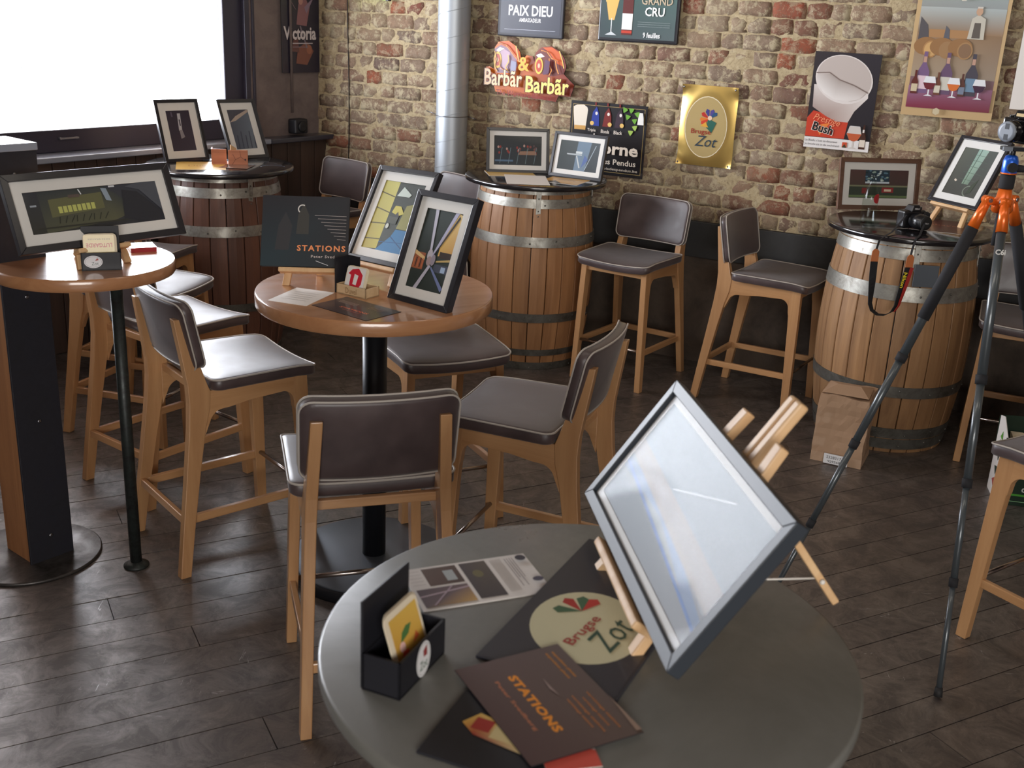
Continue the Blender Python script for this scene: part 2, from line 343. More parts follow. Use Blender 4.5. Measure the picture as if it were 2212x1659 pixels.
# ------------------------------------------------------------------ flat art (prints): polygons with their own colour, text as polygons
_txt = {}
def text_mesh(s, shear=0.0, offset=0.0, space=1.0):
    key = (s, shear, offset, space)
    if key in _txt: return _txt[key]
    cu = bpy.data.curves.new('t', 'FONT'); cu.body = s; cu.size = 1.0; cu.shear = shear; cu.offset = offset; cu.space_character = space
    cu.resolution_u = 2; cu.align_x = 'CENTER'; o = bpy.data.objects.new('t', cu); COL.objects.link(o)
    dg = bpy.context.evaluated_depsgraph_get(); me = bpy.data.meshes.new_from_object(o.evaluated_get(dg))
    vs = [(v.co.x, v.co.y) for v in me.vertices]; fs = [tuple(p.vertices) for p in me.polygons]
    bpy.data.objects.remove(o); bpy.data.curves.remove(cu); bpy.data.meshes.remove(me)
    _txt[key] = (vs, fs); return _txt[key]
class Art:
    def __init__(s, eps=0.00012): s.v = []; s.f = []; s.c = []; s.k = 0; s.eps = eps
    def _put(s, pts, faces, col):
        s.k += 1; b = len(s.v); y = -s.k*s.eps
        for p in pts: s.v.append((p[0], y, p[1]))
        for f in faces:
            s.f.append([i+b for i in f])
            cc = [lin(col)]*len(f) if not isinstance(col, list) else [lin(col[i]) for i in f]
            s.c += cc
        return s
    def poly(s, pts, col): return s._put(pts, [tuple(range(len(pts)))], col)
    def rect(s, x0, y0, x1, y1, col): return s.poly([(x0, y0), (x1, y0), (x1, y1), (x0, y1)], col)
    def ell(s, cx, cy, rx, ry, col, n=28, rot=0.0):
        return s.poly([(cx+rx*cos(2*PI*i/n)*cos(rot)-ry*sin(2*PI*i/n)*sin(rot), cy+rx*cos(2*PI*i/n)*sin(rot)+ry*sin(2*PI*i/n)*cos(rot)) for i in range(n)], col)
    def ring(s, cx, cy, rx, ry, w, col, a0=0, a1=360, n=28):
        ps = []; fs = []
        for i in range(n+1):
            a = R(a0+(a1-a0)*i/n); ps += [(cx+rx*cos(a), cy+ry*sin(a)), (cx+(rx-w)*cos(a), cy+(ry-w)*sin(a))]
        for i in range(n): fs.append((2*i, 2*i+2, 2*i+3, 2*i+1))
        return s._put(ps, fs, col)
    def line(s, p, q, w, col):
        d = Vector((q[0]-p[0], q[1]-p[1])); n = Vector((-d.y, d.x)).normalized()*(w/2)
        return s.poly([(p[0]-n.x, p[1]-n.y), (q[0]-n.x, q[1]-n.y), (q[0]+n.x, q[1]+n.y), (p[0]+n.x, p[1]+n.y)], col)
    def text(s, t, cx, cy, h, col, w=None, rot=0.0, shear=0.0, bold=0.0, space=1.0, mirror=False):
        vs, fs = text_mesh(t, shear, bold, space)
        if not vs: return s
        xs = [v[0] for v in vs]; ys = [v[1] for v in vs]; ww = max(xs)-min(xs); hh = max(ys)-min(ys); mx = (max(xs)+min(xs))/2; my = (max(ys)+min(ys))/2
        sy = h/hh; sx = (w/ww) if w else sy
        if mirror: sx = -sx
        P = []
        for x, y in vs:
            X = (x-mx)*sx; Y = (y-my)*sy; P.append((cx+X*cos(rot)-Y*sin(rot), cy+X*sin(rot)+Y*cos(rot)))
        return s._put(P, fs, col)
    def build(s, name, m, parent, loc=(0, 0, 0), rot=(0, 0, 0)):
        me = bpy.data.meshes.new(name); me.from_pydata(s.v, [], s.f); me.materials.append(MATS[m])
        ca = me.color_attributes.new('Col', 'FLOAT_COLOR', 'CORNER'); flat = [x for c in s.c for x in c]; ca.data.foreach_set('color', flat)
        o = bpy.data.objects.new(name, me); COL.objects.link(o); o.parent = parent; o.location = loc; o.rotation_euler = rot; return o

# ================================================================== STRUCTURE
# floor: slab and individual boards running obliquely through the room
fl = struct(obj('floor', MB().box((-7.5, -3.7, -0.12), (6.5, 9.2, -0.022)), 'black_board'))
BD = R(90-61.8)     # direction of the boards
def board_mesh(L, w):
    mb = MB().box((0, 0, -0.022), (L, w, 0.0)); return mesh_of('board', mb, 'floor_board_wood')
u = Vector((cos(BD), sin(BD), 0)); vv = Vector((-sin(BD), cos(BD), 0))
def inside(p):
    if p.x < -6.0 or p.x > 5.2 or p.y < -1.2: return False
    if (p-W0).dot(WN) < -0.6: return False
    if (p-C0).dot(LN) < -0.6: return False
    return True
vpos = -6.0; rowi = 0; bcount = 0
while vpos < 9.0:
    w = rnd.choice([0.135, 0.15, 0.165, 0.15, 0.14]); t = -6.0-rnd.random()*2
    while t < 10:
        L = rnd.uniform(3.4, 5.6); pts = [u*(t+L*k/6)+vv*(vpos+w/2) for k in range(7)]
        if any(inside(p) for p in pts) and bcount < 298:
            near = [p for p in pts if inside(p) and p.y > 0.6 and abs(p.x) < 0.62*p.y+0.6]
            if near:
                o = obj('board', board_mesh(L-0.003, w-0.0035), None, fl); pp = u*t+vv*vpos
                o.location = (pp.x, pp.y, rnd.uniform(-0.0012, 0.0006)); o.rotation_euler = (0, 0, BD); bcount += 1
            else:
                o = obj('board', board_mesh(L-0.003, w-0.0035), None, fl); pp = u*t+vv*vpos; o.location = (pp.x, pp.y, 0); o.rotation_euler = (0, 0, BD); bcount += 1
        t += L
    vpos += w; rowi += 1

# brick wall ------------------------------------------------------------
WL, WR = -2.95, 5.2
def wall_M(off=0.0): 
    Mx = Matrix.Rotation(W_YAW, 4, 'Z'); Mx.translation = W0+WN*off; return Mx
ZB = 0.867; ZT = 3.5
wb = obj('wall_back', MB().box((WL, 0.004, -0.05), (WR, 0.30, ZT)), 'lime_mortar'); struct(wb); wb.matrix_world = wall_M()
# uneven mortar skin in front of the slab (local: x along wall, -y into room)
def skin():
    mb = MB(); nx, nz = 190, 62; x0, x1, z0, z1 = WL, 2.9, ZB, 2.75; vs = []; fs = []
    for j in range(nz+1):
        for i in range(nx+1):
            x = x0+(x1-x0)*i/nx; z = z0+(z1-z0)*j/nz
            d = noise.fractal(Vector((x*6, z*6, 3)), 1.0, 2.0, 4)*0.007
            vs.append((x, 0.0-0.004-d, z))
    for j in range(nz):
        for i in range(nx): a = j*(nx+1)+i; fs.append((a, a+1, a+nx+2, a+nx+1))
    mb.add(vs, fs, True); o = obj('mortar', mb, 'lime_mortar', wb, fix=False); return o
skin()
BH = 0.082
def brick_variant(L, h, seed):
    nx, nz = (5, 3) if L > 0.13 else (3, 3); vs = []; fs = []; rr = random.Random(seed); d0 = 0.004+rr.random()*0.004
    for j in range(nz+1):
        for i in range(nx+1):
            fx = i/nx; fz = j/nz; x = (fx-0.5)*L; z = (fz-0.5)*h
            e = min(fx, 1-fx)*L; e2 = min(fz, 1-fz)*h
            jx = noise.noise(Vector((x*30+seed*7, z*30, 1)))*0.011; jz = noise.noise(Vector((x*22+seed*3, z*30+seed*5, 9)))*0.010
            edge = (i in (0, nx)) or (j in (0, nz)); corner = (i in (0, nx)) and (j in (0, nz))
            y = -d0 + noise.noise(Vector((x*26+seed, z*40, 4)))*0.005 + (0.005 if edge else 0)
            if corner: x *= 0.965; z *= 0.92
            vs.append((x+jx, y, z+jz))
    for j in range(nz):
        for i in range(nx): a = j*(nx+1)+i; fs.append((a, a+1, a+nx+2, a+nx+1))
    # skirt back into the mortar
    ring = [i for i in range(nx+1)]+[j*(nx+1)+nx for j in range(1, nz+1)]+[nz*(nx+1)+i for i in range(nx-1, -1, -1)]+[j*(nx+1) for j in range(nz-1, 0, -1)]
    b = len(vs)
    for r_ in ring: x, y, z = vs[r_]; vs.append((x*1.02, 0.006, z*1.03))
    n = len(ring)
    for i in range(n): fs.append((ring[i], b+i, b+(i+1) % n, ring[(i+1) % n]))
    mb = MB(); mb.add(vs, fs, True); return mb
courses = []
z = ZB+0.002; k = 0
CHT = 0.0905
while z < 2.75:
    x = WL-0.05-rnd.random()*0.1; header = (k % 2 == 0)
    while x < 2.9:
        L = rnd.choice([0.2, 0.21, 0.195, 0.185]) if rnd.random() < (0.25 if header else 0.8) else rnd.choice([0.095, 0.105, 0.12, 0.13])
        if x > WL-0.02: courses.append((x+L/2, z+CHT/2, L))
        x += L+rnd.uniform(0.004, 0.011)
    z += CHT; k += 1
VAR = {}
def brick_mesh(L, seed, red=False):
    key = (round(L, 2), seed % 7, red)
    if key not in VAR: VAR[key] = mesh_of('brick', brick_variant(L, BH, seed % 7+key[0]*100), 'brick_red' if red else 'brick_clay')
    return VAR[key]
def dist_px(c):
    p = wp(c[0], c[1]); q = p-Vector((0, 0, CH)); dz = q.dot(fw); uu = 1106+FPX*q.dot(rt)/dz; vy = 829.5-FPX*q.dot(up)/dz
    vis = -30 < uu < 2240 and -40 < vy < 700
    if -2.03 < c[0] < -1.6: vis = vis and abs(c[0]+1.81) > 0.12
    for (a, b_, c_, d_) in ((-1.47, -1.02, 1.87, 3), (-0.79, -0.29, 1.87, 3), (-0.23, 0.1, 1.2, 1.66), (0.51, 0.86, 1.37, 1.89), (1.0, 1.46, 1.6, 3), (-0.9, -0.44, 1.09, 1.5)):
        if a+0.09 < c[0] < b_-0.09 and c_+0.04 < c[1] < d_-0.04: vis = False
    return (vis, c[2]*1000/dz)
courses.sort(key=lambda c: (dist_px(c)[0], dist_px(c)[1]), reverse=True)
rest = MB()
for i, c in enumerate(courses):
    if i < 298:
        o = obj('brick', brick_mesh(c[2], i*3+int(c[0]*50), (0.24 < c[0] < 0.50 and rnd.random() < 0.75) or rnd.random() < 0.05), None, wb)
        o.location = (c[0], -0.004, c[1]); o.rotation_euler = (0, rnd.uniform(-0.022, 0.022), 0)
        o.scale = (1, rnd.uniform(0.7, 1.3), rnd.uniform(0.9, 1.04))
    else:
        bm_ = brick_variant(c[2], BH, i % 5+1); rest.add([(x+c[0], y-0.004, z_+c[1]) for x, y, z_ in bm_.v], bm_.f, True)
o = obj('small_bricks', rest, 'brick_clay', wb, fix=False); o['kind'] = 'stuff'
# dado: dark grey band and brown plaster below
o = struct(obj('trim_1', MB().box((-2.9, -0.034, 0.655), (WR, 0.004, 0.872)), 'skirting_grey', bevel=0.004)); o.matrix_world = wall_M()
o = struct(obj('trim_2', MB().box((-2.9, -0.018, 0.0), (WR, 0.004, 0.656)), 'dado_plaster')); o.matrix_world = wall_M()

# window wall -----------------------------------------------------------
def lw_M():
    Mx = Matrix.Rotation(L_YAW, 4, 'Z'); Mx.translation = C0; return Mx       # local x toward the corner, -y into room
S0, S1 = -4.35, -0.62; Z0, Z1 = 1.142, 3.20
wlm = MB()
for a, b in (((-8.6, 0, -0.05), (S0, 0.3, ZT)), ((S1, 0, -0.05), (0.25, 0.3, ZT)), ((S0, 0, -0.05), (S1, 0.3, 1.105)), ((S0, 0, Z1), (S1, 0.3, ZT))): wlm.box(a, b)
wl = struct(obj('wall_left', wlm, 'wall_plaster')); wl.matrix_world = lw_M()
# window with frame bars and glass
wn = bpy.data.objects.new('window_1', None); COL.objects.link(wn); wn.matrix_world = lw_M(); struct(wn)
fr = MB(); yF, yB = 0.03, 0.12
for a, b in (((S0, yF, Z0), (S1, yB, 1.268)), ((-0.785, yF, Z0), (S1, yB, Z1)), ((S0, yF, Z1-0.09), (S1, yB, Z1)), ((S0, yF, Z0), (S0+0.1, yB, Z1))): fr.box(a, b)
obj('window_frame', fr, 'window_frame_paint', wn, bevel=0.006)
obj('jamb_lining', MB().box((-0.64, -0.004, Z0), (-0.60, 0.12, Z1)).box((-0.585, -0.012, Z0), (-0.565, 0.0, Z1)), 'window_frame_paint', wn, bevel=0.003)
obj('window_pane', MB().box((S0+0.1, 0.07, 1.268), (-0.785, 0.074, Z1-0.09)), 'window_glass', wn)
hd = MB().box((-1.98, 0.005, 1.215), (-1.86, 0.02, 1.225)).box((-1.975, 0.01, 1.213), (-1.965, 0.035, 1.227)).box((-1.875, 0.01, 1.213), (-1.865, 0.035, 1.227))
obj('handle', hd, 'screw_metal', wn, bevel=0.002)
# bottle cap decal with lettering on the glass (reads from the street)
dc = MB(); n = 48
for i in range(n):
    a0, a1 = 2*PI*i/n, 2*PI*(i+1)/n; r0, r1 = (0.215, 0.19) if i % 2 else (0.195, 0.18)
    dc.prism([(-2.30+r1*cos(a0), 1.70+r1*sin(a0)), (-2.30+r0*cos(a0), 1.70+r0*sin(a0)), (-2.30+r0*cos(a1), 1.70+r0*sin(a1)), (-2.30+r1*cos(a1), 1.70+r1*sin(a1))], 0.0665, 0.0685, 'xz')
obj('decal', dc, 'window_decal', wn)
for tx, zz, hh in (('Beers', 1.79, 0.065), ('CL', 1.70, 0.09), ('Bank', 1.61, 0.065)):
    a = Art(); a.text(tx, 0, 0, hh, (60, 60, 60), mirror=True, bold=0.04)
    o = a.build('decal_letters', 'window_decal_letters', wn, (-2.30, 0.0655, zz))
# sill, ledge and panelling below the window
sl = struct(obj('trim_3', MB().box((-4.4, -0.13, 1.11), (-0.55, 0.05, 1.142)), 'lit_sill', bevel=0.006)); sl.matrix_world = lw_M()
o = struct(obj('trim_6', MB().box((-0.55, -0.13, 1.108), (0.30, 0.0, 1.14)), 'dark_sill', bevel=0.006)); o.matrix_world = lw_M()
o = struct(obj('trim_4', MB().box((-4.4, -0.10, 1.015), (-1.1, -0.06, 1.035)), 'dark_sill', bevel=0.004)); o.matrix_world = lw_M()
pn = struct(obj('trim_5', MB().box((-4.4, -0.045, 0.0), (0.28, 0.0, 1.11)), 'panel_wood')); pn.matrix_world = lw_M()
xx = -4.4; 
while xx < 0.2:
    w = rnd.choice([0.12, 0.13, 0.14]); w = min(w, 0.27-xx)
    o = obj('plank', mesh_of('plank', MB().box((0, 0, 0), (w-0.006, 0.016, 1.105)), 'panel_wood'), None, pn, bevel=0.003)
    o.location = (xx, -0.062, 0.003); xx += w
# other walls and the ceiling, outside the picture but part of the room
PA = wp(WR, 0); 
struct(obj('wall_right', MB().box((PA.x-0.05, -3.6, -0.05), (PA.x+0.15, PA.y+0.2, ZT)), 'wall_plaster'))
PL = lp(-8.6, 0)
struct(obj('wall_left_rear', MB().box((PL.x-0.15, -3.6, -0.05), (PL.x+0.1, PL.y+0.3, ZT)), 'wall_plaster'))
bw = MB().box((-7.2, -3.75, -0.05), (6.4, -3.6, ZT))
struct(obj('wall_front', bw, 'wall_plaster'))
struct(obj('ceiling', MB().box((-7.5, -3.8, ZT), (6.5, 9.4, ZT+0.1)), 'ceiling_paint'))

# ================================================================== FIXTURES ON THE WALLS
# spiral duct
dx, dy = -0.47, 7.222
du = thing('ventilation_duct', 'galvanised spiral duct pipe running up the brick wall', 'pipe', (dx, dy, 0.0))
obj('tube', MB().lathe([(0.102, 0.0), (0.102, 3.5)], 40, cap=False), 'galvanised', du)
sp = [];
for i in range(0, 24*24): a = 2*PI*i/24; sp.append((0.1025*cos(a), 0.1025*sin(a), i/24*0.157))
obj('seam', MB().tube(sp, 0.0022, 4), 'galvanised', du)
obj('strap', MB().tube([(0.104*cos(2*PI*i/24), 0.104*sin(2*PI*i/24), 1.36) for i in range(24)], 0.003, 5, True).cyl((-0.10, 0.03, 1.36), (-0.17, 0.085, 1.375), 0.003, n=6).cyl((0.1, -0.01, 1.36), (0.16, -0.02, 1.345), 0.003, n=6), 'screw_metal', du)
# cable
o = obj('hanging_cable', MB().tube([wp(-2.62+0.006*sin(i*0.9), 3.1-i*0.2, 0.012) for i in range(12)], 0.004, 5), 'wire_dark'); tag(o, 'thin dark cable hanging down the brick wall near the corner', 'cable')
# tube lamp
tl = thing('tube_lamp', 'greenish glowing tube lamp at the top of the brick wall', 'lamp', wp(-2.42, 2.055, 0.05), W_YAW)
obj('tube', MB().cyl((-0.16, 0, 0.01), (0.13, 0, -0.005), 0.011), 'tube_glow', tl); obj('holder', MB().box((-0.2, 0.0, 0.012), (0.17, 0.04, 0.035)).box((0.13, -0.015, -0.02), (0.155, 0.02, 0.03)), 'black_metal', tl, bevel=0.003)
# small black box and conduit on the window wall
bx = thing('wall_speaker', 'small black box speaker under the conduit on the window wall', 'speaker', lp(-0.25, 1.155, 0.06), L_YAW)
obj('housing', MB().box((-0.06, -0.04, 0), (0.055, 0.04, 0.098)), 'black_board', bx, bevel=0.012, seg=3)
obj('cone', MB().lathe([(0.042, 0), (0.045, 0.006), (0.03, 0.012), (0.012, 0.004)], 20, M=Matrix.Translation((-0.0, -0.041, 0.048)) @ Matrix.Scale(0.8, 4) @ Matrix.Rotation(R(90), 4, 'X')), 'rubber', bx)
cd = obj('conduit_pipe', MB().cyl(lp(-0.275, 1.29, 0.03), lp(-0.275, 3.15, 0.03), 0.009), 'wall_plaster'); tag(cd, 'thin vertical conduit pipe crossing the dark poster', 'pipe')

# ------------------------------------------------------------------ signs
def sign(name, label, s, z0, w, h, depth, art, pm='print_gloss', fm='frame_black', rim=0.012, off=0.022, tilt=0.0, roll=0.0, wall='W', extra=None, group=None):
    if wall == 'W': p = wp(s, z0, off); yaw = W_YAW
    else: p = lp(s, z0, off); yaw = L_YAW
    Mx = Matrix.Translation(p) @ Matrix.Rotation(yaw, 4, 'Z') @ Matrix.Rotation(tilt, 4, 'X') @ Matrix.Rotation(roll, 4, 'Y')
    t = thing(name, label, 'sign', M=Mx, group=group)
    if rim > 0:
        mb = MB().box((0, -depth, 0), (w, 0, h)); obj('backing_plate', mb, fm, t, bevel=min(depth*0.45, 0.008), seg=3)
    else: obj('backing_plate', MB().box((0, -depth, 0), (w, 0, h)), fm, t)
    A = Art(0.0004); art(A, w, h); A.build('print', pm, t, (0, -depth-0.0006, 0)); 
    for (sx, sz) in ((0.02, 0.02), (w-0.02, 0.02), (0.02, h-0.02), (w-0.02, h-0.02)): pass
    return t
def a_paix(A, w, h):
    A.rect(0.02, 0.02, w-0.02, h-0.02, [(60, 62, 74), (58, 60, 72), (74, 76, 90), (70, 72, 86)])
    A.text('PAIX DIEU', w/2, 0.155, 0.062, (240, 240, 240), w=0.30, bold=0.02); A.text('AMBASSADEUR', w/2-0.0, 0.10, 0.024, (225, 225, 225), w=0.15, bold=0.015)
    A.rect(0.05, 0.042, w-0.05, 0.044, (190, 192, 205)); A.ring(w/2, 0.30, 0.075, 0.07, 0.014, (235, 235, 235)); A.ell(w/2, 0.31, 0.03, 0.04, (235, 235, 235))
sign('beer_sign', 'dark slate PAIX DIEU sign, top left of the brick wall', -1.47, 1.864, 0.45, 0.6, 0.022, a_paix, fm='slate_board')
def bottle(A, cx, y, h, body, label, neck=None):
    w = h*0.28; neck = neck or body
    A.poly([(cx-w/2, y), (cx+w/2, y), (cx+w/2, y+h*0.52), (cx+w*0.17, y+h*0.72), (cx+w*0.15, y+h), (cx-w*0.15, y+h), (cx-w*0.17, y+h*0.72), (cx-w/2, y+h*0.52)], body)
    A.rect(cx-w*0.45, y+h*0.1, cx+w*0.45, y+h*0.42, label); A.rect(cx-w*0.14, y+h*0.74, cx+w*0.14, y+h*0.88, neck)
def goblet(A, cx, y, h, fill, rim=(230, 232, 236)):
    w = h*0.62
    A.poly([(cx-w*0.36, y+h*0.95), (cx-w*0.5, y+h*0.62), (cx-w*0.3, y+h*0.38), (cx, y+h*0.3), (cx+w*0.3, y+h*0.38), (cx+w*0.5, y+h*0.62), (cx+w*0.36, y+h*0.95)], rim)
    A.poly([(cx-w*0.5, y+h*0.64), (cx-w*0.3, y+h*0.38), (cx, y+h*0.3), (cx+w*0.3, y+h*0.38), (cx+w*0.5, y+h*0.64)], fill)
    A.rect(cx-w*0.05, y+h*0.04, cx+w*0.05, y+h*0.32, rim); A.poly([(cx-w*0.35, y), (cx+w*0.35, y), (cx+w*0.1, y+h*0.07), (cx-w*0.1, y+h*0.07)], rim)
def a_grand(A, w, h):
    A.rect(0.012, 0.02, w-0.02, h-0.01, [(54, 66, 70), (84, 96, 98), (70, 110, 100), (60, 84, 84)])
    A.poly([(0.04, 0.22), (0.12, 0.22), (0.135, 0.5), (0.03, 0.5)], (238, 200, 130)); A.poly([(0.065, 0.12), (0.1, 0.12), (0.125, 0.24), (0.04, 0.24)], (226, 176, 96))
    A.line((0.083, 0.05), (0.083, 0.13), 0.006, (210, 215, 215)); A.poly([(0.045, 0.035), (0.12, 0.035), (0.086, 0.055)], (200, 205, 208))
    A.rect(0.15, 0.04, 0.215, 0.3, (92, 34, 30)); A.rect(0.15, 0.07, 0.215, 0.16, (232, 232, 226)); A.rect(0.165, 0.3, 0.2, 0.42, (170, 140, 70)); A.rect(0.15, 0.05, 0.215, 0.065, (188, 60, 40))
    A.text('GRAND', 0.36, 0.235, 0.045, (196, 176, 150), w=0.19, bold=0.01); A.text('CRU', 0.35, 0.175, 0.05, (240, 240, 236), w=0.12, bold=0.02)
    A.text('9 feuilles', 0.34, 0.045, 0.03, (240, 240, 240), w=0.105, bold=0.02)
    for i in range(3): A.rect(0.25, 0.115-i*0.012, 0.45, 0.117-i*0.012, (140, 150, 150))
sign('beer_sign', 'green grey GRAND CRU sign with glass and bottle, top of wall', -0.79, 1.872, 0.5, 0.6, 0.022, a_grand)
# cut-out sign
bs = thing('beer_sign', 'orange cut-out Barbar sign with uneven outline and yellow letters', 'sign', wp(-1.545, 1.492, 0.03), W_YAW)
BPX = lambda x, y: ((x-690)/1150*0.62, (1290-y)/790*0.345)
outl = [BPX(*p) for p in ((690,880),(740,865),(800,900),(800,600),(850,520),(980,500),(1080,570),(1130,640),(1160,770),(1215,680),(1300,690),(1320,760),(1330,640),(1400,560),(1520,535),(1640,600),(1700,700),(1725,800),(1700,900),(1760,960),(1840,1040),(1800,1200),(1650,1200),(1620,1285),(1300,1260),(830,1215),(800,1105),(700,1100),(690,1060),(720,1000))]
obj('backing_plate', MB().prism([(p[0], p[1]) for p in outl], -0.006, 0.0, 'xz'), 'slate_board', bs)
A = Art(0.0004)
A.poly(outl, [(226, 120, 40) if p[0] < 0.3 else (130, 52, 34) for p in outl])
A.poly([BPX(*p) for p in ((800,620),(880,560),(990,560),(1060,650),(1110,830),(1050,940),(840,950),(800,800))], (150, 120, 140))
A.poly([BPX(*p) for p in ((900,600),(1000,660),(980,900),(880,900),(850,720))], (200, 170, 190))
A.poly([BPX(*p) for p in ((860,520),(1000,510),(1110,620),(1140,780),(1060,720),(980,600),(880,560))], (212, 98, 40))
A.poly([BPX(*p) for p in ((1340,660),(1420,570),(1530,560),(1690,720),(1700,900),(1560,940),(1340,900))], (112, 50, 46))
A.poly([BPX(*p) for p in ((1420,560),(1540,550),(1640,620),(1690,800),(1600,760),(1500,620))], (206, 92, 36))
A.poly([BPX(*p) for p in ((1340,670),(1400,640),(1450,680),(1380,710))], (236, 226, 224)); A.poly([BPX(*p) for p in ((820,640),(870,590),(930,610),(860,660))], (240, 232, 226))
for cx, cy in ((845, 770), (1385, 810)):
    c = BPX(cx, cy); A.ell(c[0], c[1], 0.028, 0.05, (240, 196, 84)); A.ell(c[0], c[1], 0.02, 0.037, (190, 70, 50)); A.ell(c[0], c[1], 0.008, 0.014, (232, 190, 160))
for ps in (((805,650),(830,760),(810,860),(850,930)), ((870,760),(880,860),(930,900),(985,900)), ((985,690),(1000,780),(960,860),(1010,930)), ((1085,560),(1110,680),(1140,780)), ((850,530),(960,560),(1040,660),(1110,740)), ((1520,700),(1530,800),(1560,860),(1530,930)), ((1600,720),(1620,820),(1650,900)), ((1645,590),(1690,720),(1715,820)), ((1420,600),(1500,620),(1560,700),(1640,730))):
    for p, q in zip(ps, ps[1:]): A.line(BPX(*p), BPX(*q), 0.006, (246, 196, 96) if ps[0][0] % 2 else (236, 150, 70)); A.line(BPX(p[0]+14, p[1]+6), BPX(q[0]+14, q[1]+6), 0.0025, (70, 30, 40))
A.poly([BPX(*p) for p in ((1040,760),(1110,780),(1110,900),(1040,930))], (150, 150, 176)); A.poly([BPX(*p) for p in ((1480,720),(1540,740),(1530,900),(1460,930))], (96, 60, 90))
c = BPX(1210, 800); A.text('&', c[0], c[1], 0.085, (240, 176, 60), bold=0.02)
c = BPX(950, 1010); A.text('Barb\u00e3r', c[0], c[1], 0.105, (90, 30, 20), w=0.275, bold=0.05); A.text('Barb\u00e3r', c[0], c[1], 0.10, (252, 214, 170), w=0.265, bold=0.015)
c = BPX(1520, 1070); A.text('Barb\u00e3r', c[0], c[1], 0.105, (80, 26, 22), w=0.305, bold=0.05); A.text('Barb\u00e3r', c[0], c[1], 0.10, (250, 220, 128), w=0.295, bold=0.02)
c = BPX(1220, 1215); A.text("The Warrior's Reward", c[0], c[1]-0.002, 0.036, (140, 30, 16), w=0.38, bold=0.015, rot=-0.02)
A.build('print', 'print_gloss', bs, (0, -0.007, 0))
def a_corne(A, w, h):
    A.rect(0, 0, w, h, (26, 24, 28)); g = (176, 152, 96)
    for a, b in (((0.015, 0.02), (w-0.015, 0.02)), ((w-0.015, 0.02), (w-0.015, h-0.02)), ((w-0.015, h-0.02), (0.015, h-0.02)), ((0.015, h-0.02), (0.015, 0.02))): A.line(a, b, 0.0025, g)
    A.poly([(0.03, 0.27), (0.105, 0.27), (0.115, 0.38), (0.11, h-0.035), (0.085, h-0.02), (0.04, h-0.024), (0.018, h-0.035), (0.02, 0.36)], (232, 222, 206)); A.rect(0.03, 0.26, 0.105, 0.285, (208, 160, 90))
    for i, (cx, c1) in enumerate(((0.165, (40, 60, 150)), (0.245, (120, 40, 36)), (0.325, (60, 44, 56)))):
        A.line((cx, h-0.02), (cx, h), 0.01, (120, 36, 34)); A.poly([(cx-0.028, 0.29), (cx+0.03, 0.29), (cx+0.026, 0.36), (cx+0.008, 0.405), (cx-0.016, 0.37)], c1)
        A.ell(cx+0.008, 0.365, 0.008, 0.01, (236, 230, 222)); A.ell(cx-0.018 if i == 0 else cx+0.02, 0.305, 0.013, 0.013, (230, 190, 110))
    for cx, cy in ((0.4, 0.40), (0.425, 0.34), (0.38, 0.36), (0.43, 0.30), (0.405, 0.27), (0.44, 0.38), (0.36, 0.4)): A.poly([(cx+0.02*cos(i*PI/3+cx*9)*(1 if i % 2 else 0.6), cy+0.02*sin(i*PI/3+cx*9)*(1 if i % 2 else 0.6)) for i in range(6)], (110, 168, 60) if cy > 0.33 else (160, 190, 90))
    A.poly([(0.445, 0.32), (0.485, 0.32), (0.482, 0.36), (0.476, 0.39), (0.455, 0.39), (0.448, 0.36)], (238, 236, 232))
    for t_, cx in (('Triple', 0.15), ('Blonde', 0.24), ('Black', 0.325)): A.text(t_, cx, 0.262, 0.022, (236, 226, 214), w=0.055, bold=0.01)
    A.text('La', 0.19, 0.225, 0.04, (242, 232, 220), bold=0.02); A.text('Corne', 0.30, 0.165, 0.075, (242, 230, 216), w=0.33, bold=0.03)
    A.text('du Bois des Pendus', 0.25, 0.085, 0.034, (240, 230, 216), w=0.41, bold=0.01); A.text('www.corneduboisdespendus.be', 0.25, 0.04, 0.02, (224, 214, 200), w=0.44, bold=0.005)
sign('beer_sign', 'black La Corne beer sign with glass and vines behind framed photos', -0.94, 1.083, 0.50, 0.43, 0.004, a_corne, rim=0, fm='black_board', off=0.026)
def a_gold(A, w, h):
    A.ell(w/2-0.005, h/2-0.005, 0.128, 0.176, (232, 220, 190)); A.ell(w/2-0.005, h/2-0.005, 0.124, 0.171, (176, 154, 104))
    cx, cy = w/2+0.012, h/2+0.045
    for a_, c_ in ((150, (180, 46, 40)), (110, (60, 60, 130)), (70, (80, 70, 140)), (40, (40, 80, 120)), (190, (210, 120, 40)), (215, (200, 60, 40))):
        A.poly([(cx, cy), (cx+0.05*cos(R(a_-16)), cy+0.05*sin(R(a_-16))), (cx+0.058*cos(R(a_)), cy+0.058*sin(R(a_))), (cx+0.045*cos(R(a_+16)), cy+0.045*sin(R(a_+16)))], c_)
    A.poly([(cx-0.005, cy), (cx+0.045, cy-0.02), (cx+0.02, cy-0.08), (cx-0.015, cy-0.05)], (38, 96, 84)); A.ell(cx+0.004, cy+0.004, 0.013, 0.013, (228, 196, 170))
    A.poly([(cx-0.05, cy-0.045), (cx-0.02, cy-0.02), (cx, cy-0.05)], (216, 160, 60))
    A.text('Brugse', w/2-0.03, h/2-0.035, 0.036, (150, 46, 36), w=0.12, bold=0.01); A.text('Zot', w/2+0.005, h/2-0.085, 0.062, (40, 60, 76), w=0.135, shear=0.35)
gs = sign('beer_sign', 'shiny gold Brugse Zot plate with oval emblem', -0.235, 1.201, 0.336, 0.459, 0.003, a_gold, rim=0, fm='gold_leafed', off=0.03)
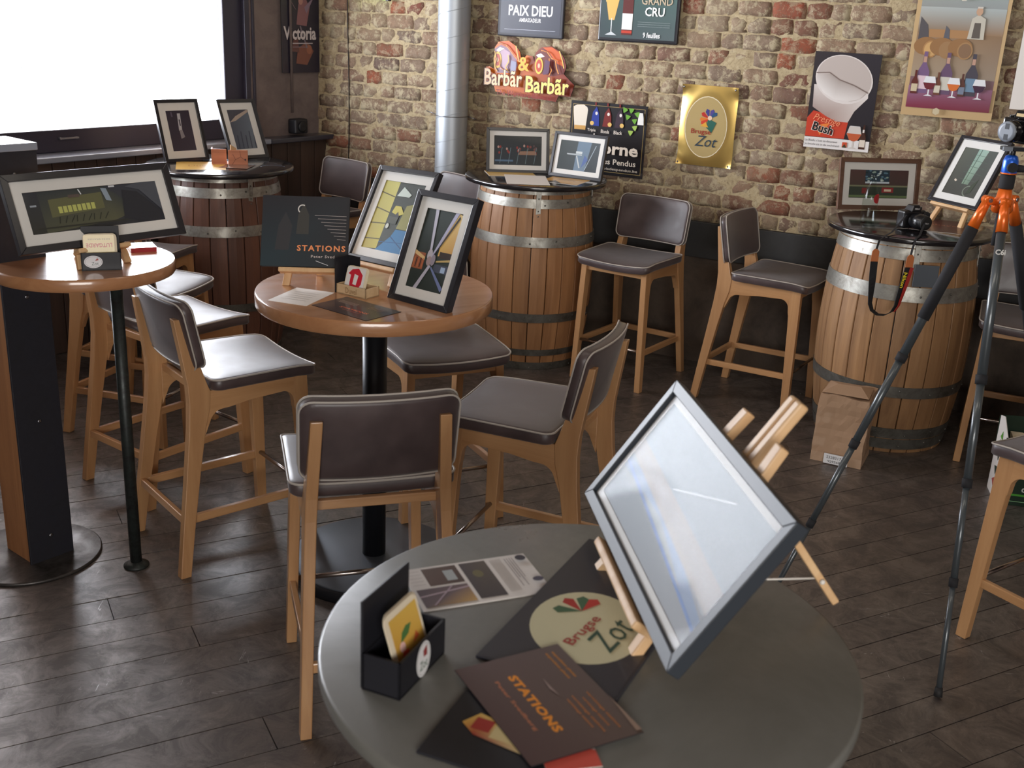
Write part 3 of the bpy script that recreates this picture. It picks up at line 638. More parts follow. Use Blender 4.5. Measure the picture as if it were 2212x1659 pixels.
# buckled gold sheet replaces the flat plate
for ch in list(gs.children):
    if ch.name.startswith('backing_plate'):
        vs = []; fs = []; nx, nz = 24, 32
        for j in range(nz+1):
            for i in range(nx+1):
                fx, fz = i/nx, j/nz; x = fx*0.336; zz = fz*0.459
                e = ((fx-0.5)/0.40)**2+((fz-0.5)/0.42)**2; bul = 0.0 if e < 1 else min(1.0, (e-1)*0.8)
                corner = max(0, 1-min(math.hypot(x-a, zz-b) for a in (0, 0.336) for b in (0, 0.459))/0.10)
                vs.append((x, -0.003+0.016*bul-0.018*corner**2+0.002*sin(fx*9+fz*4)*bul, zz))
        for j in range(nz):
            for i in range(nx): a = j*(nx+1)+i; fs.append((a, a+1, a+nx+2, a+nx+1))
        mb = MB(); mb.add(vs, fs, True); ch.data = mesh_of('backing_plate', mb, 'gold_leafed')
for sx, sz in ((0.014, 0.014), (0.322, 0.014), (0.014, 0.445), (0.322, 0.445)): obj('screw', MB().sphere((sx, -0.016, sz), 0.006, 8, 6), 'screw_metal', gs)
def a_bush(A, w, h):
    A.rect(0, 0, w, h, [(40, 36, 40), (34, 30, 36), (44, 40, 48), (54, 48, 52)])
    A.poly([(0.0, 0.06), (0.215, 0.06), (0.225, 0.15), (0.19, 0.17), (0.03, 0.2), (0, 0.16)], (196, 66, 44)); A.poly([(0.05, 0.12), (0.13, 0.14), (0.08, 0.07)], (226, 130, 60))
    A.poly([(0.1, 0.34), (0.015, 0.34), (0.022, 0.22), (0.10, 0.175), (0.16, 0.15), (0.224, 0.15), (0.25, 0.21), (0.313, 0.285), (0.31, 0.33)], [(226, 220, 216), (214, 206, 202), (170, 150, 144), (166, 142, 134), (176, 154, 146), (196, 180, 174), (204, 192, 186), (222, 214, 210), (226, 220, 216)])
    A.ell(0.172, 0.375, 0.158, 0.125, (222, 214, 210), rot=-0.3, n=40); A.ell(0.172, 0.379, 0.150, 0.116, (190, 178, 172), rot=-0.3, n=40)
    A.poly([(0.024, 0.395), (0.09, 0.402), (0.15, 0.37), (0.23, 0.345), (0.302, 0.315), (0.27, 0.278), (0.2, 0.258), (0.13, 0.268), (0.07, 0.30), (0.035, 0.345)], [(206, 198, 194), (176, 164, 158), (168, 156, 150), (174, 162, 156), (190, 178, 172), (216, 208, 204), (220, 212, 208), (228, 222, 218), (232, 226, 224), (222, 216, 212)])
    for p, q in (((0.02, 0.402), (0.09, 0.408)), ((0.09, 0.408), (0.15, 0.372)), ((0.15, 0.372), (0.23, 0.348)), ((0.23, 0.348), (0.31, 0.312))): A.line(p, q, 0.006, (128, 112, 106))
    A.text('Prestige', 0.11, 0.15, 0.045, (236, 150, 110), w=0.15, rot=-0.2, shear=0.3); A.text('Bush', 0.095, 0.108, 0.052, (236, 226, 216), w=0.122, rot=-0.2, bold=0.05); A.text('Bush', 0.095, 0.108, 0.048, (30, 24, 26), w=0.115, rot=-0.2, bold=0.025)
    goblet(A, 0.268, 0.03, 0.11, (190, 92, 56)); bottle(A, 0.317, 0.03, 0.115, (60, 34, 26), (220, 210, 196), (226, 220, 214))
    A.rect(0, 0, w, 0.058, (228, 224, 222)); goblet(A, 0.268, 0.012, 0.128, (190, 92, 56), (206, 198, 192)); bottle(A, 0.317, 0.014, 0.12, (70, 40, 30), (222, 210, 196), (226, 220, 214))
    A.text("La Bush, c'est sa douceur", 0.095, 0.04, 0.014, (70, 64, 66), w=0.18); A.text('Je kracht zit in de zachtheid', 0.1, 0.018, 0.014, (70, 64, 66), w=0.19)
    A.rect(0.212, 0.015, 0.238, 0.044, (200, 80, 50)); A.poly([(0.212, 0.015), (0.238, 0.015), (0.225, 0.034)], (60, 60, 40))
sign('beer_sign', 'black Bush beer sign with frothy glass and red label', 0.507, 1.372, 0.355, 0.515, 0.006, a_bush, rim=0, off=0.028)
def a_far(A, w, h):
    A.rect(0, 0, w, h, (196, 166, 122)); x0, x1 = 0.022, w-0.018
    A.rect(x0, 0.042, x1, h-0.02, [(120, 56, 72), (122, 60, 74), (150, 160, 160), (150, 156, 152)])
    A.rect(x0, 0.2, x1, 0.42, [(168, 150, 128), (150, 134, 118), (138, 110, 82), (150, 120, 92)])
    A.rect(x0, 0.42, x1, 0.55, [(140, 112, 84), (150, 120, 92), (170, 180, 180), (176, 182, 180)])
    A.rect(0.08, 0.40, 0.30, 0.44, (170, 128, 86)); A.poly([(0.03, 0.36), (0.09, 0.36), (0.07, 0.46), (0.03, 0.5)], (84, 80, 84)); A.poly([(0.15, 0.33), (0.19, 0.33), (0.18, 0.44), (0.16, 0.46)], (92, 92, 100))
    for cx, c1, c2 in ((0.10, (176, 132, 84), (206, 164, 108)), (0.18, (158, 122, 84), (158, 122, 84)), (0.27, (166, 128, 86), (134, 104, 78))):
        A.ell(cx-0.025, 0.355, 0.06, 0.045, (150, 110, 70)); A.ell(cx, 0.34, 0.038, 0.043, c1); A.ell(cx, 0.34, 0.031, 0.036, c2)
    A.poly([(0.27, 0.40), (0.35, 0.40), (0.345, 0.50), (0.31, 0.52), (0.28, 0.50)], (196, 190, 176)); A.poly([(0.29, 0.405), (0.33, 0.405), (0.325, 0.48), (0.295, 0.48)], (92, 84, 78)); A.ell(0.31, 0.535, 0.016, 0.02, (196, 158, 130)); A.rect(0.298, 0.55, 0.324, 0.558, (206, 200, 190))
    A.rect(x0, 0.042, x1, 0.155, [(128, 44, 66), (118, 40, 58), (140, 96, 120), (150, 110, 140)])
    bx = [(0.05, 0.12, (96, 40, 34), (206, 190, 160)), (0.165, 0.115, (110, 66, 50), (212, 204, 186)), (0.285, 0.115, (90, 52, 44), (120, 130, 150))]
    for cx, hh, c1, c2 in ((0.085, 0.21, (120, 92, 130), (222, 196, 206)), (0.2, 0.21, (104, 80, 108), (206, 202, 190)), (0.325, 0.21, (70, 66, 78), (110, 140, 166))): bottle(A, cx, 0.118, hh, c1, c2, (190, 150, 130))
    for cx, hh, c1, c2 in bx: bottle(A, cx, 0.113, hh, c1, c2)
    for cx, cf in ((0.125, (110, 34, 46)), (0.245, (214, 112, 50)), (0.37, (64, 34, 60))): goblet(A, cx, 0.105, 0.105, cf)
    A.poly([(0.18+0.019*cos(i*PI/3+PI/6), 0.03+0.019*sin(i*PI/3+PI/6)) for i in range(6)], (204, 190, 158)); A.poly([(w/2-0.0+0.02*cos(i*PI/3), h-0.02+0.02*sin(i*PI/3)) for i in range(6)], (210, 200, 190))
sign('beer_poster', 'large beer poster with barrels, bottles and goblets in tan border', 1.0, 1.59, 0.455, 0.62, 0.010, a_far, fm='brown_frame', off=0.03)
o = obj('poster_edge', MB().box((1.53, -0.036, 1.66), (1.75, -0.03, 2.25)), 'paper_white'); o.matrix_world = wall_M(); tag(o, 'pale sheet on the brick wall at the far right edge', 'poster')
def a_vic(A, w, h):
    A.rect(0, 0, w, h, (40, 36, 50)); A.poly([(0.13, 0.31), (0.22, 0.30), (0.25, 0.42), (0.2, 0.5), (0.15, 0.44)], (134, 92, 96)); A.ell(0.17, 0.46, 0.02, 0.025, (170, 124, 116))
    A.poly([(0.11, 0.42), (0.05, 0.5), (0.13, 0.4)], (150, 120, 130)); A.poly([(0.2, 0.42), (0.29, 0.49), (0.22, 0.38)], (132, 112, 128)); A.poly([(0.12, 0.06), (0.22, 0.05), (0.28, 0.14), (0.22, 0.2), (0.14, 0.16)], (124, 78, 66))
    A.poly([(0.08, 0.14), (0.15, 0.13), (0.14, 0.22), (0.1, 0.22)], (96, 60, 60)); A.ell(0.24, 0.15, 0.025, 0.03, (150, 96, 76)); A.line((0.16, 0.3), (0.22, 0.16), 0.012, (120, 110, 120))
    A.text('Victoria', w/2-0.01, 0.255, 0.085, (206, 196, 196), w=0.29, bold=0.03); A.rect(0.09, 0.187, 0.27, 0.193, (180, 170, 175)); A.rect(0.09, 0.165, 0.22, 0.168, (140, 130, 140))
sign('beer_poster', 'dark Victoria poster on the plaster wall beside the window', -0.345, 1.55, 0.335, 0.62, 0.008, a_vic, pm='print_satin', fm='black_board', off=0.012, wall='L')

# ================================================================== STOOLS
def lerp_tab(tab, z):
    for (z0, v0), (z1, v1) in zip(tab, tab[1:]):
        if z <= z1: return v0+(v1-v0)*(z-z0)/(z1-z0)
    return tab[-1][1]
def arc(cx, cy, r, a0, a1, n=6): return [(cx+r*cos(R(a0+(a1-a0)*i/n)), cy+r*sin(R(a0+(a1-a0)*i/n))) for i in range(n+1)]
XF = [(0, 0.213), (0.70, 0.189), (1.0, 0.182)]; XR = [(0, 0.226), (0.70, 0.192), (0.97, 0.178)]
def side_part(poly, s, tab, th):
    mb = MB(); n = len(poly); vs = []
    for t in (-th/2, th/2):
        for (y, z) in poly: vs.append((s*(lerp_tab(tab, max(0, z)))+t, y, z))
    fs = [tuple(range(n)), tuple(range(2*n-1, n-1, -1))]+[(i, i+n, (i+1) % n+n, (i+1) % n) for i in range(n)]
    return mb.add(vs, fs)
TH = 0.034
P_front = [(-0.231, 0.0), (-0.231, 0.012), (-0.222, 0.45), (-0.216, 0.697), (-0.155, 0.697), (-0.160, 0.60), (-0.168, 0.5), (-0.183, 0.2), (-0.192, 0.0)]
P_rear = [(0.293, 0.0), (0.262, 0.2), (0.228, 0.40), (0.198, 0.56), (0.178, 0.63), (0.172, 0.697), (0.186, 0.735), (0.205, 0.80), (0.232, 0.90), (0.252, 0.968), (0.290, 0.972), (0.283, 0.92), (0.268, 0.82), (0.256, 0.73), (0.254, 0.66), (0.262, 0.56), (0.288, 0.35), (0.312, 0.17), (0.333, 0.0)]
P_rail = [(-0.17, 0.697), (-0.17, 0.54)]+[(-0.160, 0.570)]+arc(-0.112, 0.597, 0.045, 180, 95, 6)+[(0.02, 0.634)]+[(0.10, 0.622)]+arc(0.125, 0.566, 0.055, 85, 15, 6)+[(0.20, 0.53), (0.20, 0.697)]
def outline(hw_f, hw_r, yf, yr, r, n=5):
    pts = []
    for (x, y, a0) in ((hw_f-r, yf+r, -90), (hw_r-r, yr-r, 0), (-hw_r+r, yr-r, 90), (-hw_f+r, yf+r, 180)):
        for i in range(n+1): a = R(a0+90*i/n); pts.append((x+r*cos(a), y+r*sin(a)))
    # densify
    out = []
    for i, p in enumerate(pts):
        q = pts[(i+1) % len(pts)]; out.append(p); L = math.hypot(q[0]-p[0], q[1]-p[1]); k = int(L/0.05)
        for j in range(1, k+1): out.append((p[0]+(q[0]-p[0])*j/(k+1), p[1]+(q[1]-p[1])*j/(k+1)))
    return out
def cushion(out, surf, th, puff=0.006, edge=0.006):
    """out: outline in (a,b); surf(a,b,t) -> 3D point, t = height above the reference face"""
    n = len(out); ca = sum(p[0] for p in out)/n; cb = sum(p[1] for p in out)/n; rings = []
    def ring(sc, t): rings.append([surf(ca+(p[0]-ca)*sc, cb+(p[1]-cb)*sc, t) for p in out])
    ring(0.03, -th-0.001); ring(0.5, -th); ring(0.9, -th); ring(0.975, -th+0.003); ring(1.0, -th+edge+0.004); ring(1.0, -edge*0.3); ring(0.985, 0.0015); ring(0.93, puff*0.7); ring(0.75, puff); ring(0.5, puff); ring(0.25, puff); ring(0.03, puff)
    mb = MB(); vs = [p for r_ in rings for p in r_]; fs = []
    for j in range(len(rings)-1):
        for i in range(n): fs.append((j*n+i, j*n+(i+1) % n, (j+1)*n+(i+1) % n, (j+1)*n+i))
    fs.append(tuple(range(n-1, -1, -1))); fs.append(tuple(range((len(rings)-1)*n, len(rings)*n)))
    return mb.add(vs, fs, True)
def seat_surf(a, b, t):
    sag = 0.016*(1-min(1, (a/0.24)**2))*(0.4+0.6*max(0, min(1, (0.18-b)/0.4))); drop = 0.010*max(0, (-b-0.15)/0.10)**2
    return (a, b, 0.741-sag-drop+t)
def back_surf(a, b, t):     # a across, b up the pad, t towards the sitter
    zz = 0.785+b*0.978; yy = 0.208+b*0.205+0.030*(1-min(1.2, (a/0.226)**2))-0.022
    return (a, yy-t*0.98, zz+t*0.2)
def make_stool():
    t = thing('bar_stool', 'x', 'stool')
    so = outline(0.229, 0.242, -0.250, 0.172, 0.035)
    st = obj('seat', cushion(so, seat_surf, 0.043), 'leather', t)
    obj('piping', MB().tube([seat_surf(a*1.004, b*1.004, 0.0005) for a, b in so], 0.0036, 6, True), 'piping_cord', st)
    bo = outline(0.220, 0.222, 0.0, 0.252, 0.038)
    bk = obj('backrest', cushion(bo, back_surf, 0.036, 0.005), 'leather', t)
    for tt in (0.0005, -0.033):
        obj('piping', MB().tube([back_surf(a*1.006, 0.126+(b-0.126)*1.006, tt) for a, b in bo], 0.0032, 6, True), 'piping_cord', bk)
    for s in (-1, 1):
        obj('leg', side_part(P_front, s, XF, TH), 'beech', t, bevel=0.003)
        obj('leg', side_part(P_rear, s, XR, TH), 'beech', t, bevel=0.003)
        obj('side_rail', side_part(P_rail, s, [(0, 0.21), (0.53, 0.1955), (0.70, 0.1905), (1, 0.18)], TH-0.003), 'beech_deep', t, bevel=0.002)
        # side stretcher
        obj('stretcher', MB().add([(s*0.207+dx_, y_, z_+dz_) for (y_, z_) in ((-0.195, 0.225), (0.270, 0.215)) for dx_, dz_ in ((-0.010, -0.016), (0.010, -0.016), (0.010, 0.016), (-0.010, 0.016))], [(0, 1, 2, 3), (7, 6, 5, 4), (0, 4, 5, 1), (1, 5, 6, 2), (2, 6, 7, 3), (3, 7, 4, 0)]), 'beech_deep', t, bevel=0.003)
        for (y, x) in ((-0.2115, 0.213), (0.313, 0.226)):
            pass
    obj('cross_rail', MB().box((-0.176, -0.205, 0.650), (0.176, -0.180, 0.696)), 'beech_across', t, bevel=0.003)
    obj('cross_rail', MB().box((-0.178, 0.175, 0.668), (0.178, 0.197, 0.697)), 'beech_across', t, bevel=0.003)
    obj('stretcher', MB().box((-0.203, 0.281, 0.200), (0.203, 0.301, 0.232)), 'beech_across', t, bevel=0.003)
    obj('footrest', MB().cyl((-0.195, -0.205, 0.235), (0.195, -0.205, 0.235), 0.0085, n=12), 'chrome_rod', t)
    return t
stool0 = make_stool(); first = [True]
def put_stool(x, y, deg, label, name='bar_stool'):
    if first[0]: o = stool0; first[0] = False
    else: o = copy_tree(stool0)
    o.location = (x, y, 0); o.rotation_euler = (0, 0, R(deg)); o['label'] = label; o['group'] = 'leather padded wooden bar stools'; return o
put_stool(-0.433, 3.062, 197.5, 'nearest whole bar stool, back turned to the viewer before central table')
put_stool(-1.075, 3.958, 129.5, 'bar stool left of the central round table, facing right')
put_stool(0.062, 3.590, 248.9, 'bar stool on the right of the central round table, facing left')
put_stool(-0.317, 4.316, 26.3, 'bar stool beyond the central table, only its seat and legs showing')
put_stool(0.653, 6.197, 327.0, 'bar stool against the wall just right of the middle barrel')
put_stool(1.417, 5.906, 57.6, 'bar stool side-on to the left of the right barrel')
put_stool(-1.470, 4.510, 143.0, 'bar stool with bright reflecting seat behind left round table')
put_stool(-1.768, 5.045, 72.1, 'bar stool behind the column with seat shining under left table')
put_stool(-1.321, 7.151, 320.1, 'bar stool between left barrel and duct pipe, backrest showing')
put_stool(-0.572, 6.725, 307.8, 'bar stool hidden behind the framed photos left of middle barrel')
put_stool(2.52, 5.207, 335.0, 'bar stool at the right edge behind the tripod')
put_stool(1.943, 3.384, 215.1, 'bar stool cut off by the right edge, nearest the tripod foot')
put_stool(-2.03, 5.72, 165.0, 'bar stool by the left barrel, seat corner past the long frame')

# ================================================================== TABLES
def rim_top(R_, zt, th, r=0.006, n=96):
    return [(0.001, zt-th), (R_-r, zt-th), (R_-r*0.3, zt-th+r*0.3), (R_, zt-th+r), (R_, zt-r), (R_-r*0.3, zt-r*0.3), (R_-r, zt), (0.001, zt)]
def disc(name, R_, zt, th, m, parent, r=0.006): return obj(name, MB().lathe(rim_top(R_, zt, th, r), 96, cap=False), m, parent)
def table(label, x, y, z, R_, th, topm, name='bar_table', rz=0.0, base=True, base_r=0.30):
    t = thing(name, label, 'table', (x, y, 0), rz)
    if topm == 'oak_top':
        for i in range(7):      # solid top glued from staves
            a = -R_+2*R_*i/7; b = -R_+2*R_*(i+1)/7; pts = []
            N = 22
            for k in range(N+1): yy = a+(b-a)*k/N; pts.append((math.sqrt(max(0, R_**2-yy**2)), yy))
            for k in range(N, -1, -1): yy = a+(b-a)*k/N; pts.append((-math.sqrt(max(0, R_**2-yy**2)), yy))
            cl = []
            for p in pts:
                if not cl or math.hypot(p[0]-cl[-1][0], p[1]-cl[-1][1]) > 1e-4: cl.append(p)
            if math.hypot(cl[0][0]-cl[-1][0], cl[0][1]-cl[-1][1]) < 1e-4: cl.pop()
            o = obj('top_plank', MB().prism([(p[0], p[1]) for p in cl], z-th, z, 'xy'), topm, t)
        obj('rim', MB().lathe([(R_-0.001, z-th), (R_+0.001, z-th+0.002), (R_+0.0035, z-th+0.006), (R_+0.0035, z-0.006), (R_+0.001, z-0.002), (R_-0.001, z+0.0002)], 96, cap=False), 'oak_top', t)
    else: disc('tabletop', R_, z, th, topm, t)
    if base:
        obj('pole', MB().lathe([(0.044, 0.03), (0.044, z-th)], 32), 'black_metal', t)
        obj('mount_plate', MB().lathe([(0.13, z-th-0.008), (0.13, z-th)], 32), 'black_metal', t)
        obj('base', MB().lathe([(base_r, 0.0), (base_r, 0.03), (base_r-0.012, 0.042)], 64), 'black_metal', t)
        obj('base_cover', MB().lathe([(base_r-0.012, 0.0425), (base_r-0.02, 0.046), (0.05, 0.05)], 64), 'base_metal', t)
    return t
table('round wooden bar table in the middle with framed photos on it', -0.497, 3.757, 1.08, 0.412, 0.05, 'oak_top', rz=0.5, base_r=0.325)
ft = table('round grey bar table in the foreground', 0.143, 1.551, 1.08, 0.432, 0.028, 'grey_laminate', base=False)
for a_ in (155, 245, 335, 65):
    a_ = R(a_); q = []
    for r_, z_, h_ in ((0.50, 0.0, 0.017), (0.30, 1.052, 0.024)):
        for du_, dv_ in ((-h_, -h_), (h_, -h_), (h_, h_), (-h_, h_)): q.append((r_*cos(a_)+du_*cos(a_)-dv_*sin(a_), r_*sin(a_)+du_*sin(a_)+dv_*cos(a_), z_))
    obj('leg', MB().add(q, [(3, 2, 1, 0), (4, 5, 6, 7), (0, 1, 5, 4), (1, 2, 6, 5), (2, 3, 7, 6), (3, 0, 4, 7)]), 'beech', ft, bevel=0.003)
obj('apron', MB().lathe([(0.285, 1.0), (0.29, 1.0), (0.29, 1.052), (0.285, 1.052)], 48, cap=False), 'beech', ft)
lt = table('small round wooden table around the column on the left', -1.50, 3.71, 1.15, 0.300, 0.042, 'oak_top', rz=0.35, base=False)
obj('pole', MB().lathe([(0.021, 0.0), (0.021, 1.108)], 24), 'pole_paint', lt, loc=(0, 0, 0)).matrix_world = Matrix.Translation((-1.374, 3.652, 0))
for ch in lt.children:
    if ch.name.startswith('pole'):
        ch.parent = lt; ch.matrix_parent_inverse = Matrix.Identity(4); q = Matrix.Rotation(-0.35, 3, 'Z') @ Vector((-1.374+1.50, 3.652-3.71, 0)); ch.location = q; ch.rotation_euler = (0, 0, 0)
        obj('flange', MB().lathe([(0.046, 0.0), (0.046, 0.006), (0.03, 0.014), (0.022, 0.02)], 24), 'pole_paint', lt, loc=q)
# column
ca = math.atan2(0.131, 0.103)      # direction of the visible plate
Mc = Matrix.Translation((-1.743, 3.597, 0)) @ Matrix.Rotation(ca, 4, 'Z')      # local x along plate, +y away from the viewer
cl = thing('support_post', 'square timber post clad with a black bolted steel plate', 'post', M=Mc)
obj('timber', MB().box((0.006, 0.008, 0.0), (0.160, 0.19, 1.515)), 'post_wood', cl, bevel=0.004)
obj('steel_plate', MB().box((-0.002, -0.002, 0.005), (0.168, 0.008, 1.53)), 'steel_plate_paint', cl, bevel=0.002)
obj('cap_plate', MB().box((-0.012, -0.006, 1.515), (0.172, 0.205, 1.54)), 'lit_sill', cl, bevel=0.003)
for i, zz in enumerate((0.105, 0.56, 1.02, 1.44)):
    obj('bolt', MB().lathe([(0.008, 0), (0.008, 0.004), (0.004, 0.006)], 6, M=Matrix.Translation((0.082, -0.002, zz)) @ Matrix.Rotation(R(90), 4, 'X')), 'screw_metal', cl)
obj('base_plate', MB().lathe([(0.25, 0.0), (0.25, 0.008), (0.246, 0.011)], 64), 'floor_disc_steel', cl).location = Mc.inverted() @ Vector((-1.787, 3.701, 0.0))

# ================================================================== BARRELS
def barrel(label, x, y, rz, wm, hoops, brackets, ztop=1.10, topR=0.42, hoopm='hoop_steel', rb=0.37, re=0.318, n=24, disc_m='black_top'):
    t = thing('barrel_table', label, 'barrel', (x, y, 0), rz); H = 1.07
    rad = lambda z: rb-(rb-re)*((z-H/2)/(H/2))**2
    da = 2*PI/n; g = 0.0022; zs = [H*i/14 for i in range(15)]; vs = []; fs = []
    for z_ in zs:
        r_ = rad(z_); e = g/r_
        for a, rr in ((-da/2+e, r_-0.003), (-da/2+e*2.5, r_), (0, r_*1.0015), (da/2-e*2.5, r_), (da/2-e, r_-0.003), (da/2-e, r_-0.022), (-da/2+e, r_-0.022)): vs.append((rr*cos(a), rr*sin(a), z_))
    for j in range(14):
        for k in range(7): fs.append((j*7+k, j*7+(k+1) % 7, j*7+7+(k+1) % 7, j*7+7+k))
    fs.append(tuple(range(6, -1, -1))); fs.append(tuple(range(14*7, 15*7)))
    mb = MB(); mb.add(vs, fs); me = mesh_of('stave', mb, wm)
    for i in range(n): obj('stave', me, None, t, rot=(0, 0, da*i))
    obj('inner_wall', MB().lathe([(re-0.02, 0.01), (rb-0.022, H/2), (re-0.02, H-0.01)], 32), 'black_board', t)
    for (z0, z1, hm) in hoops:
        hp = obj('hoop', MB().lathe([(rad(z0)+0.004, z0), (rad((z0+z1)/2)+0.0042, (z0+z1)/2), (rad(z1)+0.004, z1)], 72, cap=False).lathe([(rad(z0)-0.001, z0), (rad(z0)+0.004, z0)], 72, cap=False).lathe([(rad(z1)+0.004, z1), (rad(z1)-0.001, z1)], 72, cap=False), hm, t, fix=False)
        rv = MB()
        if z1-z0 > 0.04:
            for k in range(6):
                a = -PI/2-0.9+k*0.42+z0; zz = (z0+z1)/2; r_ = rad(zz)+0.005; rv.sphere((r_*cos(a), r_*sin(a), zz+(0.008 if k % 2 else -0.008)), 0.0055, 8, 6)
            obj('rivets', rv, 'hoop_dull', hp)
    disc('table_disc', topR, ztop, 0.028, disc_m, t, 0.008)
    for a in brackets:
        ax, ay = cos(a), sin(a); zc = 0.975; b = MB(); r0 = rad(1.0)+0.007
        Mb = Matrix.Translation((r0*ax, r0*ay, 0)) @ Matrix.Rotation(a, 4, 'Z')
        b.box((-0.002, -0.014, 0.90), (0.003, 0.014, 1.07), Mb).box((-0.01, -0.014, 1.066), (0.05, 0.014, 1.071), Mb)
        bo = obj('bracket', b, 'hoop_steel', t, bevel=0.001); rv = MB()
        for zz in (0.92, 0.95, 1.02): p = Mb @ Vector((0.004, 0, zz)); rv.sphere(p, 0.0045, 8, 6)
        obj('bolts', rv, 'hoop_dull', bo)
    return t
hA = [(0.0, 0.045, 'hoop_dull'), (0.09, 0.128, 'hoop_dull'), (0.30, 0.352, 'hoop_dull'), (0.745, 0.803, 'hoop_steel'), (0.965, 1.016, 'hoop_steel'), (1.04, 1.066, 'hoop_steel')]
barrel('warm oak barrel table by the wall in the middle', 0.083, 6.545, 0.1, 'barrel_oak', hA, (R(-92.6), R(-2), R(150)))
hC = [(0.02, 0.075, 'hoop_dull'), (0.08, 0.135, 'hoop_dull'), (0.305, 0.362, 'hoop_dull'), (0.79, 0.862, 'hoop_steel'), (0.985, 1.04, 'hoop_steel'), (1.045, 1.066, 'hoop_steel')]
rb_ = barrel('weathered pale barrel table on the right behind the tripod', 1.952, 5.49, 0.05, 'barrel_oak_pale', hC, (R(-103), R(-30), R(120)), topR=0.40, rb=0.375, re=0.322)
obj('name_plate', MB().prism([(p[0], p[1]) for p in ((-0.06, 0.868), (0.055, 0.868), (0.055, 0.975), (-0.06, 0.975))], -0.366, -0.362, 'xz'), 'base_metal', rb_, bevel=0.003, rot=(0, 0, R(-2)-0.05))
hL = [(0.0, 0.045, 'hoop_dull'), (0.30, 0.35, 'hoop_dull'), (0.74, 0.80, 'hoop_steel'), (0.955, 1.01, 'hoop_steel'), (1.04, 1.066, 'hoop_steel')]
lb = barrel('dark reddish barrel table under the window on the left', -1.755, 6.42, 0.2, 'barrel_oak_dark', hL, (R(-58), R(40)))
A = Art(0.0004)
for k in range(5): A.ring(0.30-0.03*k, 0.04*k-0.08, 0.07+0.02*k, 0.05+0.01*k, 0.006, (128, 150, 180), 20*k, 200+20*k)
A.poly([(0.0, -0.16), (0.16, -0.2), (0.2, -0.06), (0.05, -0.02)], (112, 86, 72)); A.poly([(-0.1, 0.1), (0.05, 0.12), (0.02, 0.2), (-0.12, 0.17)], (80, 100, 130))
A.build('painted_drawing', 'print_gloss', lb, (0, 0, 1.1006), (R(-90), 0, 0))

# ================================================================== FRAMED PICTURES AND EASELS
def frame_M(x, y, z, yaw, tilt, roll):
    return Matrix.Translation((x, y, z)) @ Matrix.Rotation(R(yaw), 4, 'Z') @ Matrix.Rotation(-R(tilt), 4, 'X') @ Matrix.Rotation(-R(roll), 4, 'Y')
def picture(label, x, y, z, yaw, tilt, roll, w, h, art, border=0.020, mount=0.035, depth=0.022, fm='frame_black', name='picture_frame', group='framed photographs'):
    """local: x right, z up, faces -y; the origin is the bottom middle of the front"""
    Mx = frame_M(x, y, z, yaw, tilt, roll); t = thing(name, label, 'picture frame', M=Mx, group=group); b = border
    bars = [[(-w/2, 0), (w/2, 0), (w/2-b, b), (-w/2+b, b)], [(w/2, 0), (w/2, h), (w/2-b, h-b), (w/2-b, b)], [(w/2, h), (-w/2, h), (-w/2+b, h-b), (w/2-b, h-b)], [(-w/2, h), (-w/2, 0), (-w/2+b, b), (-w/2+b, h-b)]]
    for q in bars: obj('frame_bar', MB().prism(q, 0.0, depth, 'xz'), fm, t, bevel=0.0015)
    obj('backing_board', MB().box((-w/2+b, depth-0.004, b), (w/2-b, depth-0.001, h-b)), 'kraft', t)
    iw, ih = w-2*b, h-2*b; ax0, ax1, az0, az1 = -iw/2+mount, iw/2-mount, b+mount, b+ih-mount; dpt = 0.010
    mb = MB()
    for q in ([(-iw/2, b), (iw/2, b), (ax1, az0), (ax0, az0)], [(iw/2, b), (iw/2, b+ih), (ax1, az1), (ax1, az0)], [(iw/2, b+ih), (-iw/2, b+ih), (ax0, az1), (ax1, az1)], [(-iw/2, b+ih), (-iw/2, b), (ax0, az0), (ax0, az1)]): mb.prism(q, dpt, dpt+0.0015, 'xz')
    obj('mount', mb, 'mount_white', t)
    A = Art(0.00012); art(A, ax1-ax0, az1-az0); A.build('print', 'print_matt', t, (ax0, dpt+0.0013+A.k*0.00012, az0))
    obj('pane', MB().box((-iw/2, 0.006, b), (iw/2, 0.0075, b+ih)), 'clear_glass', t)
    return t, Mx
